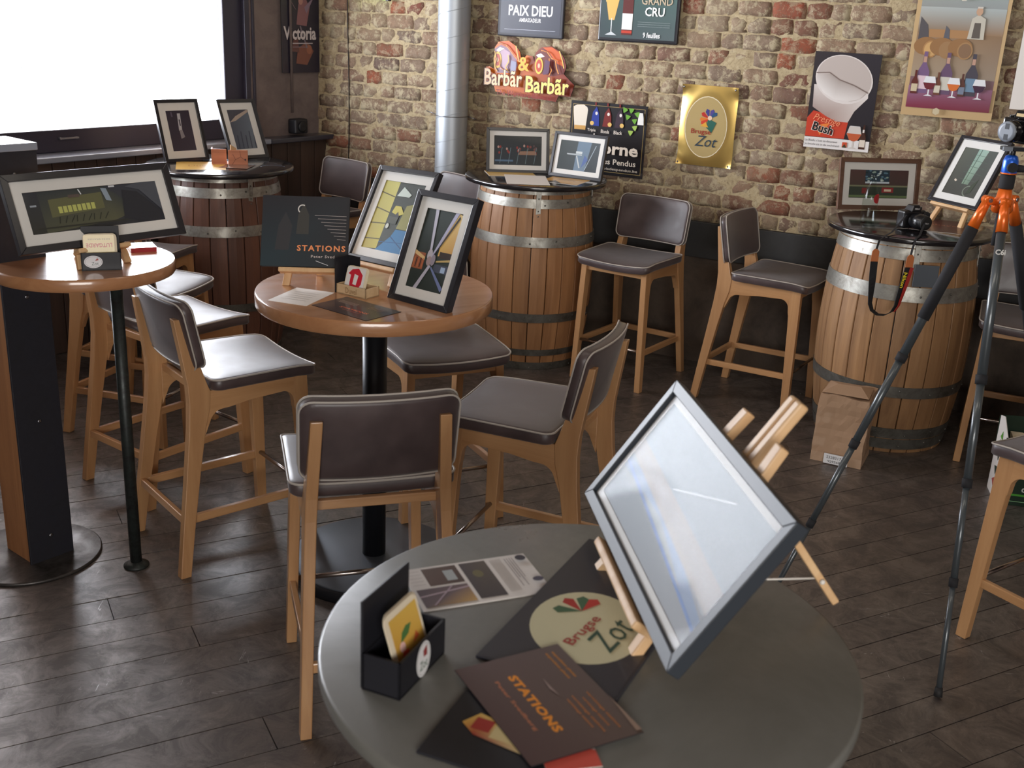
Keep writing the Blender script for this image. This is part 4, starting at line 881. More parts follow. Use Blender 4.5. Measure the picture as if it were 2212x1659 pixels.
def easel(label, Mx, z_table, w_led=0.24, h=0.30, foot=0.115, ledge_z=-0.004, drop=0.06, posts=(0.30, 0.36), back=0.20, side=0.0, cordy=True, led_d=0.036, top=0.048):
    """tabletop easel sharing the tilted frame of the picture that it holds"""
    t = thing('table_easel', label, 'easel', M=Mx @ Matrix.Translation((side, 0, 0)), group='small wooden easels')
    Mi = t.matrix_world.inverted(); o_ = 0.028
    # ledge under the picture
    obj('ledge', MB().box((-w_led/2, -0.010, ledge_z-0.016), (w_led/2, led_d, ledge_z)), 'easel_wood', t, bevel=0.004)
    upv = (Mx.to_3x3() @ Vector((0, 0, 1))); org = t.matrix_world.translation
    dn = (org.z-z_table)/max(0.3, upv.z)-0.002       # distance along the leg to the table
    for s in (-1, 1):
        p0 = Vector((s*foot, o_+0.003, -dn+o_*0.4)); p1 = Vector((s*top, o_, posts[0]))
        d = (p1-p0).normalized(); sx = Vector((1, 0, 0)); q = []
        for p in (p0, p1):
            for a, b in ((-0.013, -0.009), (0.013, -0.009), (0.013, 0.009), (-0.013, 0.009)): q.append(p+Vector((a, b, 0)))
        obj('leg', MB().add(q, [(3, 2, 1, 0), (4, 5, 6, 7), (0, 1, 5, 4), (1, 2, 6, 5), (2, 3, 7, 6), (3, 0, 4, 7)]), 'easel_wood', t, bevel=0.003)
    obj('centre_post', MB().box((-0.024, o_+0.006, -0.01), (-0.001, o_+0.026, posts[1])).box((0.001, o_+0.006, -0.01), (0.024, o_+0.026, posts[1])), 'easel_wood', t, bevel=0.005)
    obj('cross_bar', MB().box((-0.075, o_+0.008, posts[0]*0.62), (0.075, o_+0.020, posts[0]*0.62+0.022)), 'easel_wood', t, bevel=0.002)
    # rear strut, from the centre post back to the table
    hp = t.matrix_world @ Vector((0, o_+0.02, posts[0]*0.8)); bd = (Mx.to_3x3() @ Vector((0, 1, 0))); bd.z = 0; bd.normalize()
    fp = Vector((hp.x, hp.y, z_table+0.003))+bd*back; pa = Mi @ hp; pb = Mi @ fp
    mb = MB(); dd = (pb-pa).normalized(); sx = Vector((1, 0, 0)); nn = dd.cross(sx).normalized(); q = []
    for p in (pa, pb):
        for a, b in ((-0.011, -0.007), (0.011, -0.007), (0.011, 0.007), (-0.011, 0.007)): q.append(p+sx*a+nn*b)
    obj('rear_leg', mb.add(q, [(3, 2, 1, 0), (4, 5, 6, 7), (0, 1, 5, 4), (1, 2, 6, 5), (2, 3, 7, 6), (3, 0, 4, 7)]), 'easel_wood', t, bevel=0.003)
    if cordy:
        a_ = pa.lerp(pb, 0.82); b_ = Vector((0, o_, 0.02)); obj('cord', MB().tube([a_.lerp(b_, i/6)+Vector((0, 0, -0.006*sin(PI*i/6))) for i in range(7)], 0.0018, 5).sphere(tuple(pa.lerp(pb, 0.82)+Vector((0.014, 0, 0))), 0.005, 8, 6), 'cord_white', t)
    return t

# --- photo motifs
def p_pano(A, w, h):
    A.rect(0, 0, w, h, [(58, 56, 50), (46, 46, 56), (60, 60, 72), (48, 50, 58)])
    A.poly([(0.05, 0.0), (0.3, 0.02), (0.4, 0.05), (0.28, h), (0.05, h)], [(84, 84, 66), (96, 94, 70), (60, 60, 60), (62, 66, 66), (54, 58, 62)])
    A.poly([(0.08, 0.05), (0.27, 0.065), (0.27, 0.12), (0.08, 0.11)], (106, 104, 72))
    for i in range(8): A.rect(0.108+i*0.0165, 0.062+i*0.0005, 0.121+i*0.0165, 0.084+i*0.0005, (196, 196, 110))
    for i in range(9): A.line((0.10+i*0.02, 0.028), (0.105+i*0.02+0.006*(i % 3), 0.05), 0.003, (44, 44, 36))
    A.rect(0.02, 0.014, 0.36, 0.019, (54, 52, 44)); A.poly([(0.33, 0.02), (0.42, 0.0), (w, 0.0), (w, 0.03), (0.4, 0.11), (0.345, 0.12)], (40, 40, 48)); A.poly([(0.36, 0.13), (0.40, h), (w, h), (w, 0.035), (0.41, 0.115)], (80, 82, 92))
    A.poly([(0.28, 0.09), (0.30, 0.085), (0.29, 0.13), (0.27, 0.132)], (150, 162, 178)); A.rect(0.30, 0.132, 0.322, 0.138, (222, 222, 228)); A.rect(0.015, 0.09, 0.036, 0.096, (170, 176, 186)); A.line((0.19, h-0.004), (0.197, h-0.022), 0.004, (236, 236, 240)); A.rect(0.15, h-0.03, 0.19, h-0.02, (96, 80, 74))
def p_door(A, w, h):
    A.rect(0, 0, w, h, [(60, 48, 62), (66, 56, 70), (48, 36, 52), (44, 34, 50)]); A.poly([(w*0.42, h*0.5), (w*0.55, h*0.5), (w*0.6, h*0.93), (w*0.47, h*0.93)], (196, 190, 196)); A.poly([(w*0.45, h*0.3), (w*0.62, h*0.34), (w*0.56, h*0.52), (w*0.44, h*0.52)], (150, 140, 144))
    A.rect(w*0.49, h*0.62, w*0.54, h*0.78, (60, 50, 62)); A.poly([(w*0.2, h*0.85), (w*0.27, h*0.85), (w*0.25, h*0.97), (w*0.19, h*0.97)], (96, 84, 104))
def p_slab(A, w, h):
    A.rect(0, 0, w, h, [(82, 86, 100), (110, 116, 128), (96, 104, 118), (70, 74, 88)]); A.poly([(0, h*0.72), (w, h*0.96), (w, h), (0, h)], (72, 70, 82)); A.poly([(0, h*0.68), (w*0.35, h*0.84), (w*0.98, h), (w, h*0.94), (w*0.3, h*0.72)], (180, 160, 148))
    for i in range(5): A.line((w*(0.15+0.2*i), h*0.02), (w*(0.2+0.2*i), h*(0.35+0.1*(i % 2))), w*0.05, (62, 66, 82))
def p_yellow(A, w, h):
    A.rect(0, 0, w, h, (52, 54, 44)); A.poly([(0, 0), (w*0.36, 0.02*h), (w*0.36, h), (0, h)], [(176, 156, 66), (196, 180, 76), (206, 196, 110), (196, 186, 100)])
    for k in (0.14, 0.37, 0.60, 0.83): A.line((0, h*k), (w*0.36, h*(k+0.02 if k < 0.5 else k-0.05)), 0.004, (84, 74, 36))
    A.poly([(w*0.34, 0), (w, 0), (w, h*0.33), (w*0.66, h*0.33), (w*0.6, h*0.22)], (52, 118, 170)); A.line((w*0.6, h*0.22), (w*0.95, 0.02), 0.004, (34, 80, 124)); A.line((w*0.36, h*0.12), (w, h*0.16), 0.003, (40, 92, 140))
    A.poly([(w*0.66, h*0.34), (w, h*0.34), (w, h*0.74), (w*0.72, h*0.68)], (150, 142, 74)); A.poly([(w*0.4, h*0.8), (w*0.5, h*0.94), (w*0.74, h*0.84), (w*0.7, h*0.8)], (206, 214, 206))
    A.poly([(w*0.42, h*0.56), (w*0.6, h*0.52), (w*0.72, h*0.56), (w*0.6, h*0.66), (w*0.46, h*0.66)], (206, 190, 84)); A.poly([(w*0.5, h*0.5), (w*0.64, h*0.5), (w*0.57, h*0.58)], (50, 44, 44)); A.ell(w*0.43, h*0.36, 0.008, 0.01, (210, 210, 200)); A.rect(w*0.4, h*0.4, w*0.62, h*0.5, (70, 70, 58))
def p_light(A, w, h):
    A.rect(0, 0, w, h, (46, 54, 50)); A.poly([(w*0.62, h*0.44), (w, h*0.50), (w, h*0.98), (w*0.9, h), (w*0.62, h*0.62)], [(226, 176, 96), (214, 160, 90), (246, 220, 160), (240, 206, 140), (232, 190, 110)]); A.rect(w*0.66, h*0.42, w, h*0.5, (60, 42, 34))
    A.rect(0, h*0.24, w*0.3, h*0.45, (168, 96, 64)); A.rect(w*0.6, h*0.24, w, h*0.34, (74, 78, 96)); A.rect(w*0.8, h*0.25, w*0.92, h*0.32, (176, 196, 226)); A.poly([(0, h*0.42), (w*0.3, h*0.36), (w*0.3, h*0.4), (0, h*0.47)], (236, 196, 140)); A.poly([(w*0.62, h*0.36), (w, h*0.4), (w, h*0.43), (w*0.62, h*0.38)], (206, 174, 110))
    for i in range(5): A.rect(w*(0.02+0.06*i), h*0.26, w*(0.045+0.06*i), h*0.38, (54, 34, 32) if i % 2 else (206, 120, 80))
    A.poly([(w*0.24, h), (w*0.33, h), (w*0.44, h*0.5), (w*0.38, h*0.5)], (206, 202, 220)); A.poly([(w*0.80, h), (w*0.9, h), (w*0.5, h*0.4), (w*0.46, h*0.42)], (190, 186, 214)); A.poly([(w*0.93, h*0.97), (w*0.96, h*0.94), (w*0.52, h*0.42), (w*0.5, h*0.43)], (40, 34, 44))
    A.poly([(w*0.2, 0), (w*0.3, 0), (w*0.52, h*0.3), (w*0.46, h*0.32)], (196, 190, 206)); A.poly([(w*0.95, h*0.02), (w, h*0.06), (w*0.54, h*0.3), (w*0.52, h*0.28)], (120, 130, 176)); A.ell(w*0.42, h*0.44, w*0.07, h*0.07, (200, 190, 200)); A.ell(w*0.44, h*0.36, w*0.07, h*0.06, (176, 150, 150)); A.ell(w*0.54, h*0.38, w*0.06, h*0.07, (160, 146, 160))
def p_crowd(A, w, h):
    A.rect(0, 0, w, h, [(34, 44, 58), (40, 44, 46), (30, 32, 34), (34, 36, 40)]); rr = random.Random(3)
    for i in range(26): A.ell(w*(0.05+0.92*rr.random()), h*(0.42+0.25*rr.random()), w*0.02, h*0.045, rr.choice([(120, 70, 66), (86, 60, 64), (190, 150, 140), (150, 50, 44), (60, 70, 60)]))
    A.poly([(w*0.5, h*0.36), (w*0.9, h*0.36), (w*0.86, h*0.5), (w*0.55, h*0.48)], (150, 112, 92)); A.rect(w*0.02, h*0.12, w*0.4, h*0.18, (84, 110, 140))
    for i in range(5): A.line((w*(0.12+i*0.18), h*0.05), (w*(0.17+i*0.18), h*0.6), 0.0025, (120, 140, 150))
def p_struct(A, w, h):
    A.rect(0, 0, w, h, [(40, 46, 46), (50, 54, 60), (70, 76, 82), (52, 58, 56)]); A.poly([(w*0.42, 0), (w*0.7, 0), (w*0.78, h), (w*0.44, h)], (108, 126, 146)); A.rect(w*0.2, h*0.52, w*0.58, h*0.57, (176, 180, 184)); A.rect(w*0.42, h*0.58, w*0.58, h*0.66, (206, 210, 212))
    A.line((w*0.45, h*0.5), (w*0.56, h*0.1), 0.008, (196, 198, 200)); A.line((w*0.9, h*0.9), (w*0.7, h*0.05), 0.004, (170, 180, 190)); A.poly([(w*0.6, h*0.1), (w*0.75, h*0.4), (w*0.65, h*0.55)], (84, 104, 160))
def p_bar(A, w, h):
    A.rect(0, 0, w, h, [(72, 64, 56), (66, 56, 52), (84, 56, 54), (92, 62, 58)]); A.rect(w*0.27, h*0.55, w*0.68, h, (40, 60, 76)); rr = random.Random(5)
    for i in range(26): A.ell(w*(0.28+0.38*rr.random()), h*(0.6+0.38*rr.random()), w*0.022, h*0.03, rr.choice([(206, 216, 216), (96, 130, 150), (30, 50, 50), (150, 170, 160)]))
    A.rect(w*0.27, h*0.52, w*0.68, h*0.58, (206, 216, 226)); A.rect(0, h*0.4, w, h*0.46, (128, 128, 100)); A.rect(0, h*0.1, w, h*0.4, (58, 66, 54)); A.rect(w*0.56, h*0.2, w*0.76, h*0.38, (150, 44, 48)); A.rect(w*0.6, h*0.24, w*0.72, h*0.32, (226, 206, 180)); A.rect(0, h*0.02, w, h*0.1, (110, 128, 86)); A.rect(w*0.22, h*0.16, w*0.3, h*0.36, (130, 46, 46))
def p_tile(A, w, h):
    A.rect(0, 0, w, h, [(62, 58, 50), (70, 68, 60), (84, 88, 84), (92, 94, 84)]); A.poly([(w*0.42, h*0.25), (w*0.62, h*0.25), (w*0.72, h), (w*0.42, h)], [(126, 146, 124), (110, 126, 110), (160, 182, 170), (150, 176, 164)])
    for k in (0.35, 0.5, 0.63, 0.76, 0.88): A.line((w*0.3, h*k), (w*0.85, h*(k-0.02)), 0.0018, (80, 96, 84))
    A.line((w*0.47, h*0.2), (w*0.52, h), 0.0025, (70, 84, 74)); A.ring(w*0.72, h*0.12, w*0.16, h*0.12, 0.006, (120, 126, 112), 60, 260); A.poly([(w*0.16, h*0.3), (w*0.22, h*0.27), (w*0.26, h*0.3), (w*0.19, h*0.33)], (226, 206, 186)); A.poly([(w*0.68, h*0.05), (w*0.8, h*0.1), (w*0.86, h*0.4), (w*0.72, h*0.25)], (58, 64, 48))
def p_pale(A, w, h):
    A.rect(0, 0, w, h, [(116, 120, 130), (130, 126, 130), (126, 130, 136), (118, 126, 134)]); A.poly([(0.0, h*0.30), (w*0.45, h*0.34), (w, h*0.1), (w, h*0.2), (w*0.4, h*0.44), (0, h*0.4)], (110, 126, 160)); A.poly([(0, h*0.44), (w, h*0.25), (w, h*0.45), (0, h*0.6)], (150, 134, 128)); A.line((0, h*0.36), (w, h*0.12), 0.006, (70, 104, 170)); A.line((w*0.4, h*0.56), (w*0.75, h*0.9), 0.003, (214, 214, 218))

T1, TL_, TB = 1.08, 1.15, 1.10
# panoramic frame on the left table
pano, Mp = picture('long panoramic night photo in black frame beside the column', -1.384, 3.644, 1.225, 49.3, 23.6, 0.0, 0.601, 0.2615, p_pano, border=0.024, mount=0.037, depth=0.024)
easel('small easel carrying the long panoramic frame on left table', Mp, TL_, w_led=0.19, foot=0.085, side=-0.02, posts=(0.20, 0.24), back=0.085, cordy=False)
picture('left of the two framed photos on the left barrel, dark doorway', -1.949, 6.455, TB, 43.2, 19.9, 0.1, 0.275, 0.365, p_door, mount=0.045)
picture('right of the two framed photos on the left barrel, blue slab', -1.642, 6.706, TB, 50.8, 23.8, -1.0, 0.275, 0.367, p_slab, mount=0.042)
f4, M4 = picture('framed photo of yellow tiles and blue floor, behind on central table', -0.520, 3.871, 1.150, -42.1, 29.2, 2.2, 0.3156, 0.3693, p_yellow, border=0.018, mount=0.034)
easel('small easel carrying the yellow tiled photo on central table', M4, T1, w_led=0.25, foot=0.10, posts=(0.26, 0.30), back=0.06, cordy=False)
picture('framed photo of crossing light beams, standing at front of central table', -0.336, 3.575, T1, -38.8, 22.5, 0.4, 0.278, 0.390, p_light, border=0.021, mount=0.036, depth=0.028)
picture('framed photo of a crowd, left of two on the middle barrel', -0.027, 6.636, TB, 6.0, 14.3, 0.3, 0.378, 0.265, p_crowd, border=0.018, mount=0.028)
picture('framed photo of grey beams, tilted at right on the middle barrel', 0.305, 6.527, TB, -31.4, 13.8, 0.2, 0.356, 0.263, p_struct, border=0.018, mount=0.028)
picture('brown framed photo of a bar counter on the right barrel', 1.913, 5.905, TB, 9.6, 8.4, 0.0, 0.458, 0.272, p_bar, border=0.024, mount=0.038, fm='brown_frame')
f9, M9 = picture('black framed photo of green tiled passage on easel beside tripod', 2.166, 5.567, 1.20, -64.4, 26.8, 0.0, 0.324, 0.365, p_tile, border=0.018, mount=0.038)
easel('small easel on the right barrel under the green tiled photo', M9, TB, w_led=0.25, foot=0.10, posts=(0.26, 0.30), back=0.12, cordy=False)
f10, M10 = picture('large frame mirroring the window on the front grey table', 0.1985, 1.684, 1.143, -82.1, 35.1, 0.6, 0.630, 0.291, p_pale, border=0.022, mount=0.014, depth=0.024, fm='frame_grey')
easel('nearest easel with pale wooden legs holding the large front frame', M10, T1, w_led=0.30, foot=0.14, side=0.025, posts=(0.345, 0.415), back=0.19, led_d=0.03, top=0.08)

# book on an easel
Mbk = frame_M(-0.749, 3.760, 1.150, 0.9, 24.4, 1.0) @ Matrix.Diagonal((0.968, 0.968, 0.968, 1))
bk = thing('photo_book', 'dark STATIONS photo book standing on a small easel', 'book', M=Mbk)
obj('cover', MB().box((-0.157, 0.0, 0.0), (0.157, 0.003, 0.26)).box((-0.157, 0.017, 0.0), (0.157, 0.02, 0.26)).box((-0.157, 0.0, 0.0), (-0.154, 0.02, 0.26)), 'black_board', bk, bevel=0.001)
obj('pages', MB().box((-0.153, 0.003, 0.004), (0.152, 0.017, 0.256)), 'paper_white', bk)
A = Art(0.0002); A.rect(0, 0, 0.314, 0.26, [(30, 50, 58), (32, 30, 34), (36, 36, 42), (34, 33, 40)])
A.poly([(0.05, 0.06), (0.1, 0.06), (0.11, 0.15), (0.085, 0.2), (0.06, 0.15)], (50, 50, 54)); A.poly([(0.125, 0.12), (0.17, 0.12), (0.17, 0.19), (0.15, 0.235), (0.13, 0.19)], (60, 59, 56)); A.ring(0.145, 0.212, 0.017, 0.017, 0.004, (220, 216, 212), 60, 230)
for i in range(8): A.line((0.19+i*0.012, 0.19-i*0.0125), (0.305, 0.188-i*0.0125), 0.0016, (170, 160, 158))
A.text('STATIONS', 0.218, 0.068, 0.022, (240, 150, 96), w=0.175, bold=0.03, space=1.25); A.text('Peter Sved', 0.225, 0.038, 0.010, (214, 200, 196), w=0.085, bold=0.01, space=1.2); A.line((0.2, 0.022), (0.245, 0.006), 0.002, (206, 206, 210))
A.build('cover_print', 'print_matt', bk, (-0.157, -0.0006, 0))
easel('small easel under the dark photo book on central table', frame_M(-0.749, 3.760, 1.150, 0.9, 24.4, 1.0), T1, w_led=0.235, foot=0.095, posts=(0.22, 0.24), back=0.05, side=0.03, cordy=False)

# ================================================================== THINGS ON THE TABLES
def sheet(name, label, cat, quad, z, art=None, m='paper_white', th=0.0012, curl=None, group=None):
    """flat paper; quad = 4 world xy corners (tl, tr, br, bl)"""
    c = Vector((sum(q[0] for q in quad)/4, sum(q[1] for q in quad)/4, z)); a = Vector((quad[1][0]-quad[0][0], quad[1][1]-quad[0][1])); b = Vector((quad[2][0]-quad[3][0], quad[2][1]-quad[3][1])); d = a+b
    rz = math.atan2(d.y, d.x); w = (a.length+b.length)/2; h = (math.dist(quad[0], quad[3])+math.dist(quad[1], quad[2]))/2
    t = thing(name, label, cat, c, rz, group=group); n = 10; vs = []; fs = []
    for j in range(n+1):
        for i in range(n+1):
            x = -w/2+w*i/n; y = -h/2+h*j/n; zz = 0
            if curl: dd = max(0, (i/n+j/n-curl[1])); zz = curl[0]*dd*dd
            vs.append((x, y, th+zz))
    for j in range(n):
        for i in range(n): k = j*(n+1)+i; fs.append((k, k+1, k+n+2, k+n+1))
    if not curl: mb = MB().box((-w/2, -h/2, 0), (w/2, h/2, th))
    else: mb = MB(); mb.add(vs, fs, True)
    obj('sheet', mb, m, t)
    if art: A = Art(0.00015); art(A, w, h); A.build('print', 'print_satin', t, (-w/2, -h/2, th+0.0002), (R(-90), 0, 0))
    return t, w, h
def a_lines(A, w, h):
    for i in range(5): A.rect(w*0.15, h*(0.25+0.12*i), w*0.8, h*(0.26+0.12*i), (180, 176, 172))
sheet('paper_sheet', 'white sheet of paper lying before the book easel', 'paper', ((-0.765, 3.724), (-0.627, 3.692), (-0.693, 3.494), (-0.832, 3.552)), T1, a_lines)
def a_flyer(A, w, h):
    A.rect(0, 0, w, h, [(66, 46, 48), (56, 50, 52), (72, 66, 62), (84, 72, 68)]); A.text('STATIONS', w*0.55, h*0.36, h*0.085, (226, 120, 84), w=w*0.5, bold=0.03); A.rect(w*0.4, h*0.24, w*0.75, h*0.255, (190, 110, 100))
    for i in range(3): A.rect(w*0.1, h*(0.6+0.05*i), w*0.42, h*(0.612+0.05*i), (206, 180, 168)); A.rect(w*0.6, h*(0.66+0.05*i), w*0.85, h*(0.67+0.05*i), (170, 130, 120))
sheet('flyer', 'dark glossy flyer on the front edge of central table', 'flyer', ((-0.578, 3.631), (-0.368, 3.484), (-0.479, 3.352), (-0.675, 3.521)), T1, a_flyer, 'black_board')
def a_leaf(A, w, h):
    A.rect(w*0.15, h*0.53, w*0.42, h*0.95, [(90, 66, 60), (70, 54, 50), (84, 64, 60), (96, 78, 70)]); A.rect(w*0.3, h*0.6, w*0.38, h*0.85, (176, 184, 186)); A.rect(w*0.45, h*0.08, w*0.66, h*0.95, [(58, 52, 56), (66, 60, 66), (92, 84, 76), (74, 68, 74)]); A.ell(w*0.55, h*0.66, w*0.04, h*0.09, (110, 104, 72))
    A.rect(w*0.03, h*0.06, w*0.42, h*0.47, [(92, 76, 84), (196, 156, 90), (110, 92, 96), (80, 64, 76)]); A.line((w*0.03, h*0.3), (w*0.42, h*0.4), 0.004, (186, 166, 176)); A.line((w*0.1, h*0.08), (w*0.3, h*0.46), 0.003, (176, 156, 170))
    for i in range(7): A.rect(w*(0.695+0.013*i), h*0.12, w*(0.700+0.013*i), h*0.92, (176, 166, 158))
    for i in range(4): A.rect(w*(0.81+0.02*i), h*(0.4 if i % 2 else 0.2), w*(0.816+0.02*i), h*0.9, (150, 140, 140))
    for i in range(5): A.rect(w*0.02, h*(0.55+0.08*i), w*0.12, h*(0.56+0.08*i), (190, 182, 176))
    A.ell(w*0.94, h*0.86, 0.010, 0.010, (50, 50, 66)); A.ell(w*0.95, h*0.30, 0.010, 0.008, (70, 68, 90))
sheet('leaflet', 'white printed leaflet with photos on the front grey table', 'leaflet', ((-0.18, 1.763), (0.044, 1.834), (0.082, 1.713), (-0.133, 1.605)), T1, a_leaf)
# slate menu board with the round emblem
def a_zot(A, w, h):
    A.rect(0.004, 0.004, w-0.004, h-0.004, (46, 46, 54)); cx, cy = w*0.5, h*0.36
    A.ell(cx, cy, 0.094, 0.112, (206, 200, 164), rot=0.3, n=40)
    for a_, c_ in ((150, (170, 40, 36)), (110, (60, 100, 70)), (200, (60, 96, 66)), (80, (190, 50, 44))): A.poly([(cx-0.025, cy+0.04), (cx-0.025+0.042*cos(R(a_-16)), cy+0.04+0.042*sin(R(a_-16))), (cx-0.025+0.05*cos(R(a_)), cy+0.04+0.05*sin(R(a_))), (cx-0.025+0.042*cos(R(a_+16)), cy+0.04+0.042*sin(R(a_+16)))], c_)
    A.text('Brugse', cx+0.002, cy-0.015, 0.026, (166, 60, 54), w=0.10, rot=PI/2-0.1, bold=0.01); A.text('Zot', cx+0.045, cy-0.005, 0.05, (44, 76, 62), w=0.10, rot=PI/2-0.1, shear=0.3)
    A.ell(w*0.36, h*0.80, 0.014, 0.014, (196, 48, 44)); A.ring(w*0.5, h*0.74, 0.024, 0.024, 0.006, (90, 140, 80)); A.poly([(w*0.6, h*0.8), (w*0.8, h*0.84), (w*0.7, h*0.72)], (70, 120, 64))
ssl = sheet('menu_board', 'black menu board with cream Brugse Zot emblem under the easel', 'menu', ((0.170, 1.905), (0.385, 1.80), (0.169, 1.392), (-0.043, 1.49)), T1, a_zot, 'slate_board', th=0.005)
# coaster and tray with a beer glass picture
def a_tray(A, w, h):
    A.poly([(w*0.12, h*0.55), (w*0.2, h*0.75), (w*0.75, h*0.62), (w*0.95, h*0.42), (w*0.95, h*0.3), (w*0.65, h*0.35), (w*0.25, h*0.42)], [(226, 176, 80), (230, 190, 100), (200, 70, 50), (214, 190, 140), (196, 120, 90), (220, 200, 150), (170, 50, 40)]); A.rect(w*0.2, h*0.5, w*0.34, h*0.68, (170, 46, 36)); A.rect(w*0.36, h*0.44, w*0.6, h*0.64, (224, 206, 150))
tr = thing('menu_board', 'black menu board with a beer glass picture under the flyer', 'menu', (0.028, 1.275, T1), math.atan2(-0.05, 0.141)-0.05)
obj('board', MB().box((-0.115, -0.075, 0), (0.10, 0.085, 0.005)), 'black_board', tr, bevel=0.0015)
A = Art(0.0002); a_tray(A, 0.2, 0.15); A.build('print', 'print_satin', tr, (-0.11, -0.072, 0.0056), (R(-90), 0, 0))
sheet('folded_paper', 'small red and white paper poking out under the brown flyer', 'paper', ((0.068, 1.285), (0.150, 1.30), (0.128, 1.235), (0.060, 1.215)), T1+0.0052, lambda A, w, h: A.poly([(0, 0), (w, 0), (w, h*0.5), (0, h)], (214, 84, 70)), th=0.001)
def a_brown(A, w, h):
    A.rect(0, 0, w, h, [(88, 68, 68), (84, 60, 60), (96, 80, 72), (98, 84, 82)]); o_ = (236, 148, 44)
    A.text('STATIONS', w*0.5, h*0.40, h*0.085, o_, w=w*0.60, bold=0.05, space=1.1); A.text('Peter Svedberg', w*0.48, h*0.24, h*0.045, (196, 124, 90), w=w*0.52, bold=0.02)
    for yy in (0.83, 0.89): A.text('exposition photo', w*0.22, h*yy, h*0.035, (214, 140, 60), w=w*0.30, bold=0.02)
    for i, yy in enumerate((0.86, 0.79, 0.72, 0.66)): A.text('vernissage stations', w*(0.72 if i < 3 else 0.7), h*yy, h*0.032, (196, 122, 66), w=w*(0.30 if i % 2 else 0.38), bold=0.015)
    A.poly([(w*0.30, h*0.62), (w*0.42, h*0.60), (w*0.5, h*0.63), (w*0.42, h*0.625)], (150, 130, 124)); A.poly([(w*0.62, h), (w*0.98, h), (w*0.98, h*0.95)], (150, 126, 110))
def place_brown():
    # text runs from the far corner down to the near right corner
    tl, tr_, br, bl = (-0.067, 1.44), (0.093, 1.525), (0.209, 1.311), (0.051, 1.222)
    sheet('flyer', 'brown STATIONS flyer with orange lettering, topmost on front table', 'flyer', (tr_, br, bl, tl), T1+0.0072, a_brown, 'black_board', th=0.0012)
place_brown()
# coaster holders
def holder(label, Mx, w, d, hb, hbd, board_w, face_art, coaster_art, cw=0.085, lean=0.35, m='black_board', board=True, cz=0.02, ncoast=3, lab_c=None):
    t = thing('coaster_holder', label, 'coaster holder', M=Mx); th = 0.004
    b = MB()
    for a, c in (((-w/2, 0, 0), (w/2, th, hb)), ((-w/2, d-th, 0), (w/2, d, hb)), ((-w/2, 0, 0), (-w/2+th, d, hb)), ((w/2-th, 0, 0), (w/2, d, hb)), ((-w/2, 0, 0), (w/2, d, th))): b.box(a, c)
    obj('box', b, m, t)
    if board: obj('back_board', MB().box((-board_w/2, d, 0), (board_w/2, d+0.004, hbd)), 'black_board', t, bevel=0.001)
    if face_art: A = Art(0.0002); face_art(A); A.build('sticker', 'print_satin', t, (0, -0.0006, hb/2))
    me = None
    for i in range(ncoast):
        r_ = 0.014; pts = []
        for (x, z, a0) in ((cw/2-r_, r_, -90), (cw/2-r_, cw-r_, 0), (-cw/2+r_, cw-r_, 90), (-cw/2+r_, r_, 180)):
            pts += [(x+r_*cos(R(a0+90*k/4)), z+r_*sin(R(a0+90*k/4))) for k in range(5)]
        cM = Mx @ Matrix.Translation((0.003*i-0.004, 0.012+0.0022*i, cz)) @ Matrix.Rotation(-lean, 4, 'X')
        if coaster_art is None: continue
        c = thing('beer_coaster', (lab_c or 'coaster')+([', foremost of its stack', ', second from the front', ', third from the front', ', rearmost of its stack'][i if i < ncoast-1 else 3]), 'coaster', M=cM, group=(lab_c or 'coaster')+' stack')
        obj('card', MB().prism(pts, 0, 0.0016, 'xz'), 'coaster_card', c)
        if i == 0: A = Art(0.0001); coaster_art(A, cw); A.build('print', 'print_satin', c, (0, -0.0003, 0))
    return t
def oval(A, rx=0.022, ry=0.026):
    A.ell(0, 0, rx, ry, (232, 230, 230)); A.ring(0, 0, rx*0.9, ry*0.9, 0.001, (170, 170, 170)); A.poly([(-rx*0.1, ry*0.5), (rx*0.4, ry*0.7), (rx*0.5, ry*0.1), (0, ry*0.1)], (150, 60, 60)); A.text('Zot', 0, -ry*0.3, ry*0.5, (80, 110, 90), w=rx*1.1)
def c_jester(A, w):
    A.rect(-w/2+0.012, 0.010, w/2-0.006, w-0.010, [(196, 140, 56), (206, 156, 70), (222, 182, 84), (212, 170, 76)])
    A.poly([(-0.02, 0.045), (0.005, 0.05), (0.018, 0.062), (0.002, 0.064), (-0.012, 0.058)], (74, 116, 62)); A.ell(-0.018, 0.038, 0.008, 0.008, (236, 190, 180)); A.poly([(-0.03, 0.012), (-0.005, 0.012), (-0.004, 0.03), (-0.02, 0.032)], (206, 66, 44)); A.poly([(0.01, 0.03), (0.03, 0.034), (0.024, 0.045)], (196, 90, 50))
hA0 = Vector((-0.142, 1.366, T1)); hdir = Vector((-0.086+0.142, 1.497-1.366, 0)); hy = math.atan2(hdir.y, hdir.x)
Mh = Matrix.Translation(hA0+hdir*0.5) @ Matrix.Rotation(hy, 4, 'Z')
holder('black coaster box with oval sticker on the front grey table', Mh, hdir.length, 0.064, 0.062, 0.145, hdir.length-0.004, lambda A: oval(A, 0.022, 0.03), c_jester, cw=0.098, lean=0.30, lab_c='orange coaster on the grey table')
hB0 = Vector((-1.444, 3.546, TL_)); hB1 = Vector((-1.325, 3.588, TL_)); hd = hB1-hB0
def c_lut(A, w):
    A.rect(-w/2+0.002, 0.004, w/2-0.002, w-0.004, (226, 206, 150)); A.text('LUTGARDE', 0, w*0.62, 0.014, (186, 60, 50), w=w*0.82, rot=PI, bold=0.03); A.text('BIERE BRASSEE', 0, w*0.82, 0.004, (120, 100, 80), w=w*0.7, rot=PI)
Ml = Matrix.Translation((hB0+hB1)/2) @ Matrix.Rotation(math.atan2(hd.y, hd.x), 4, 'Z')
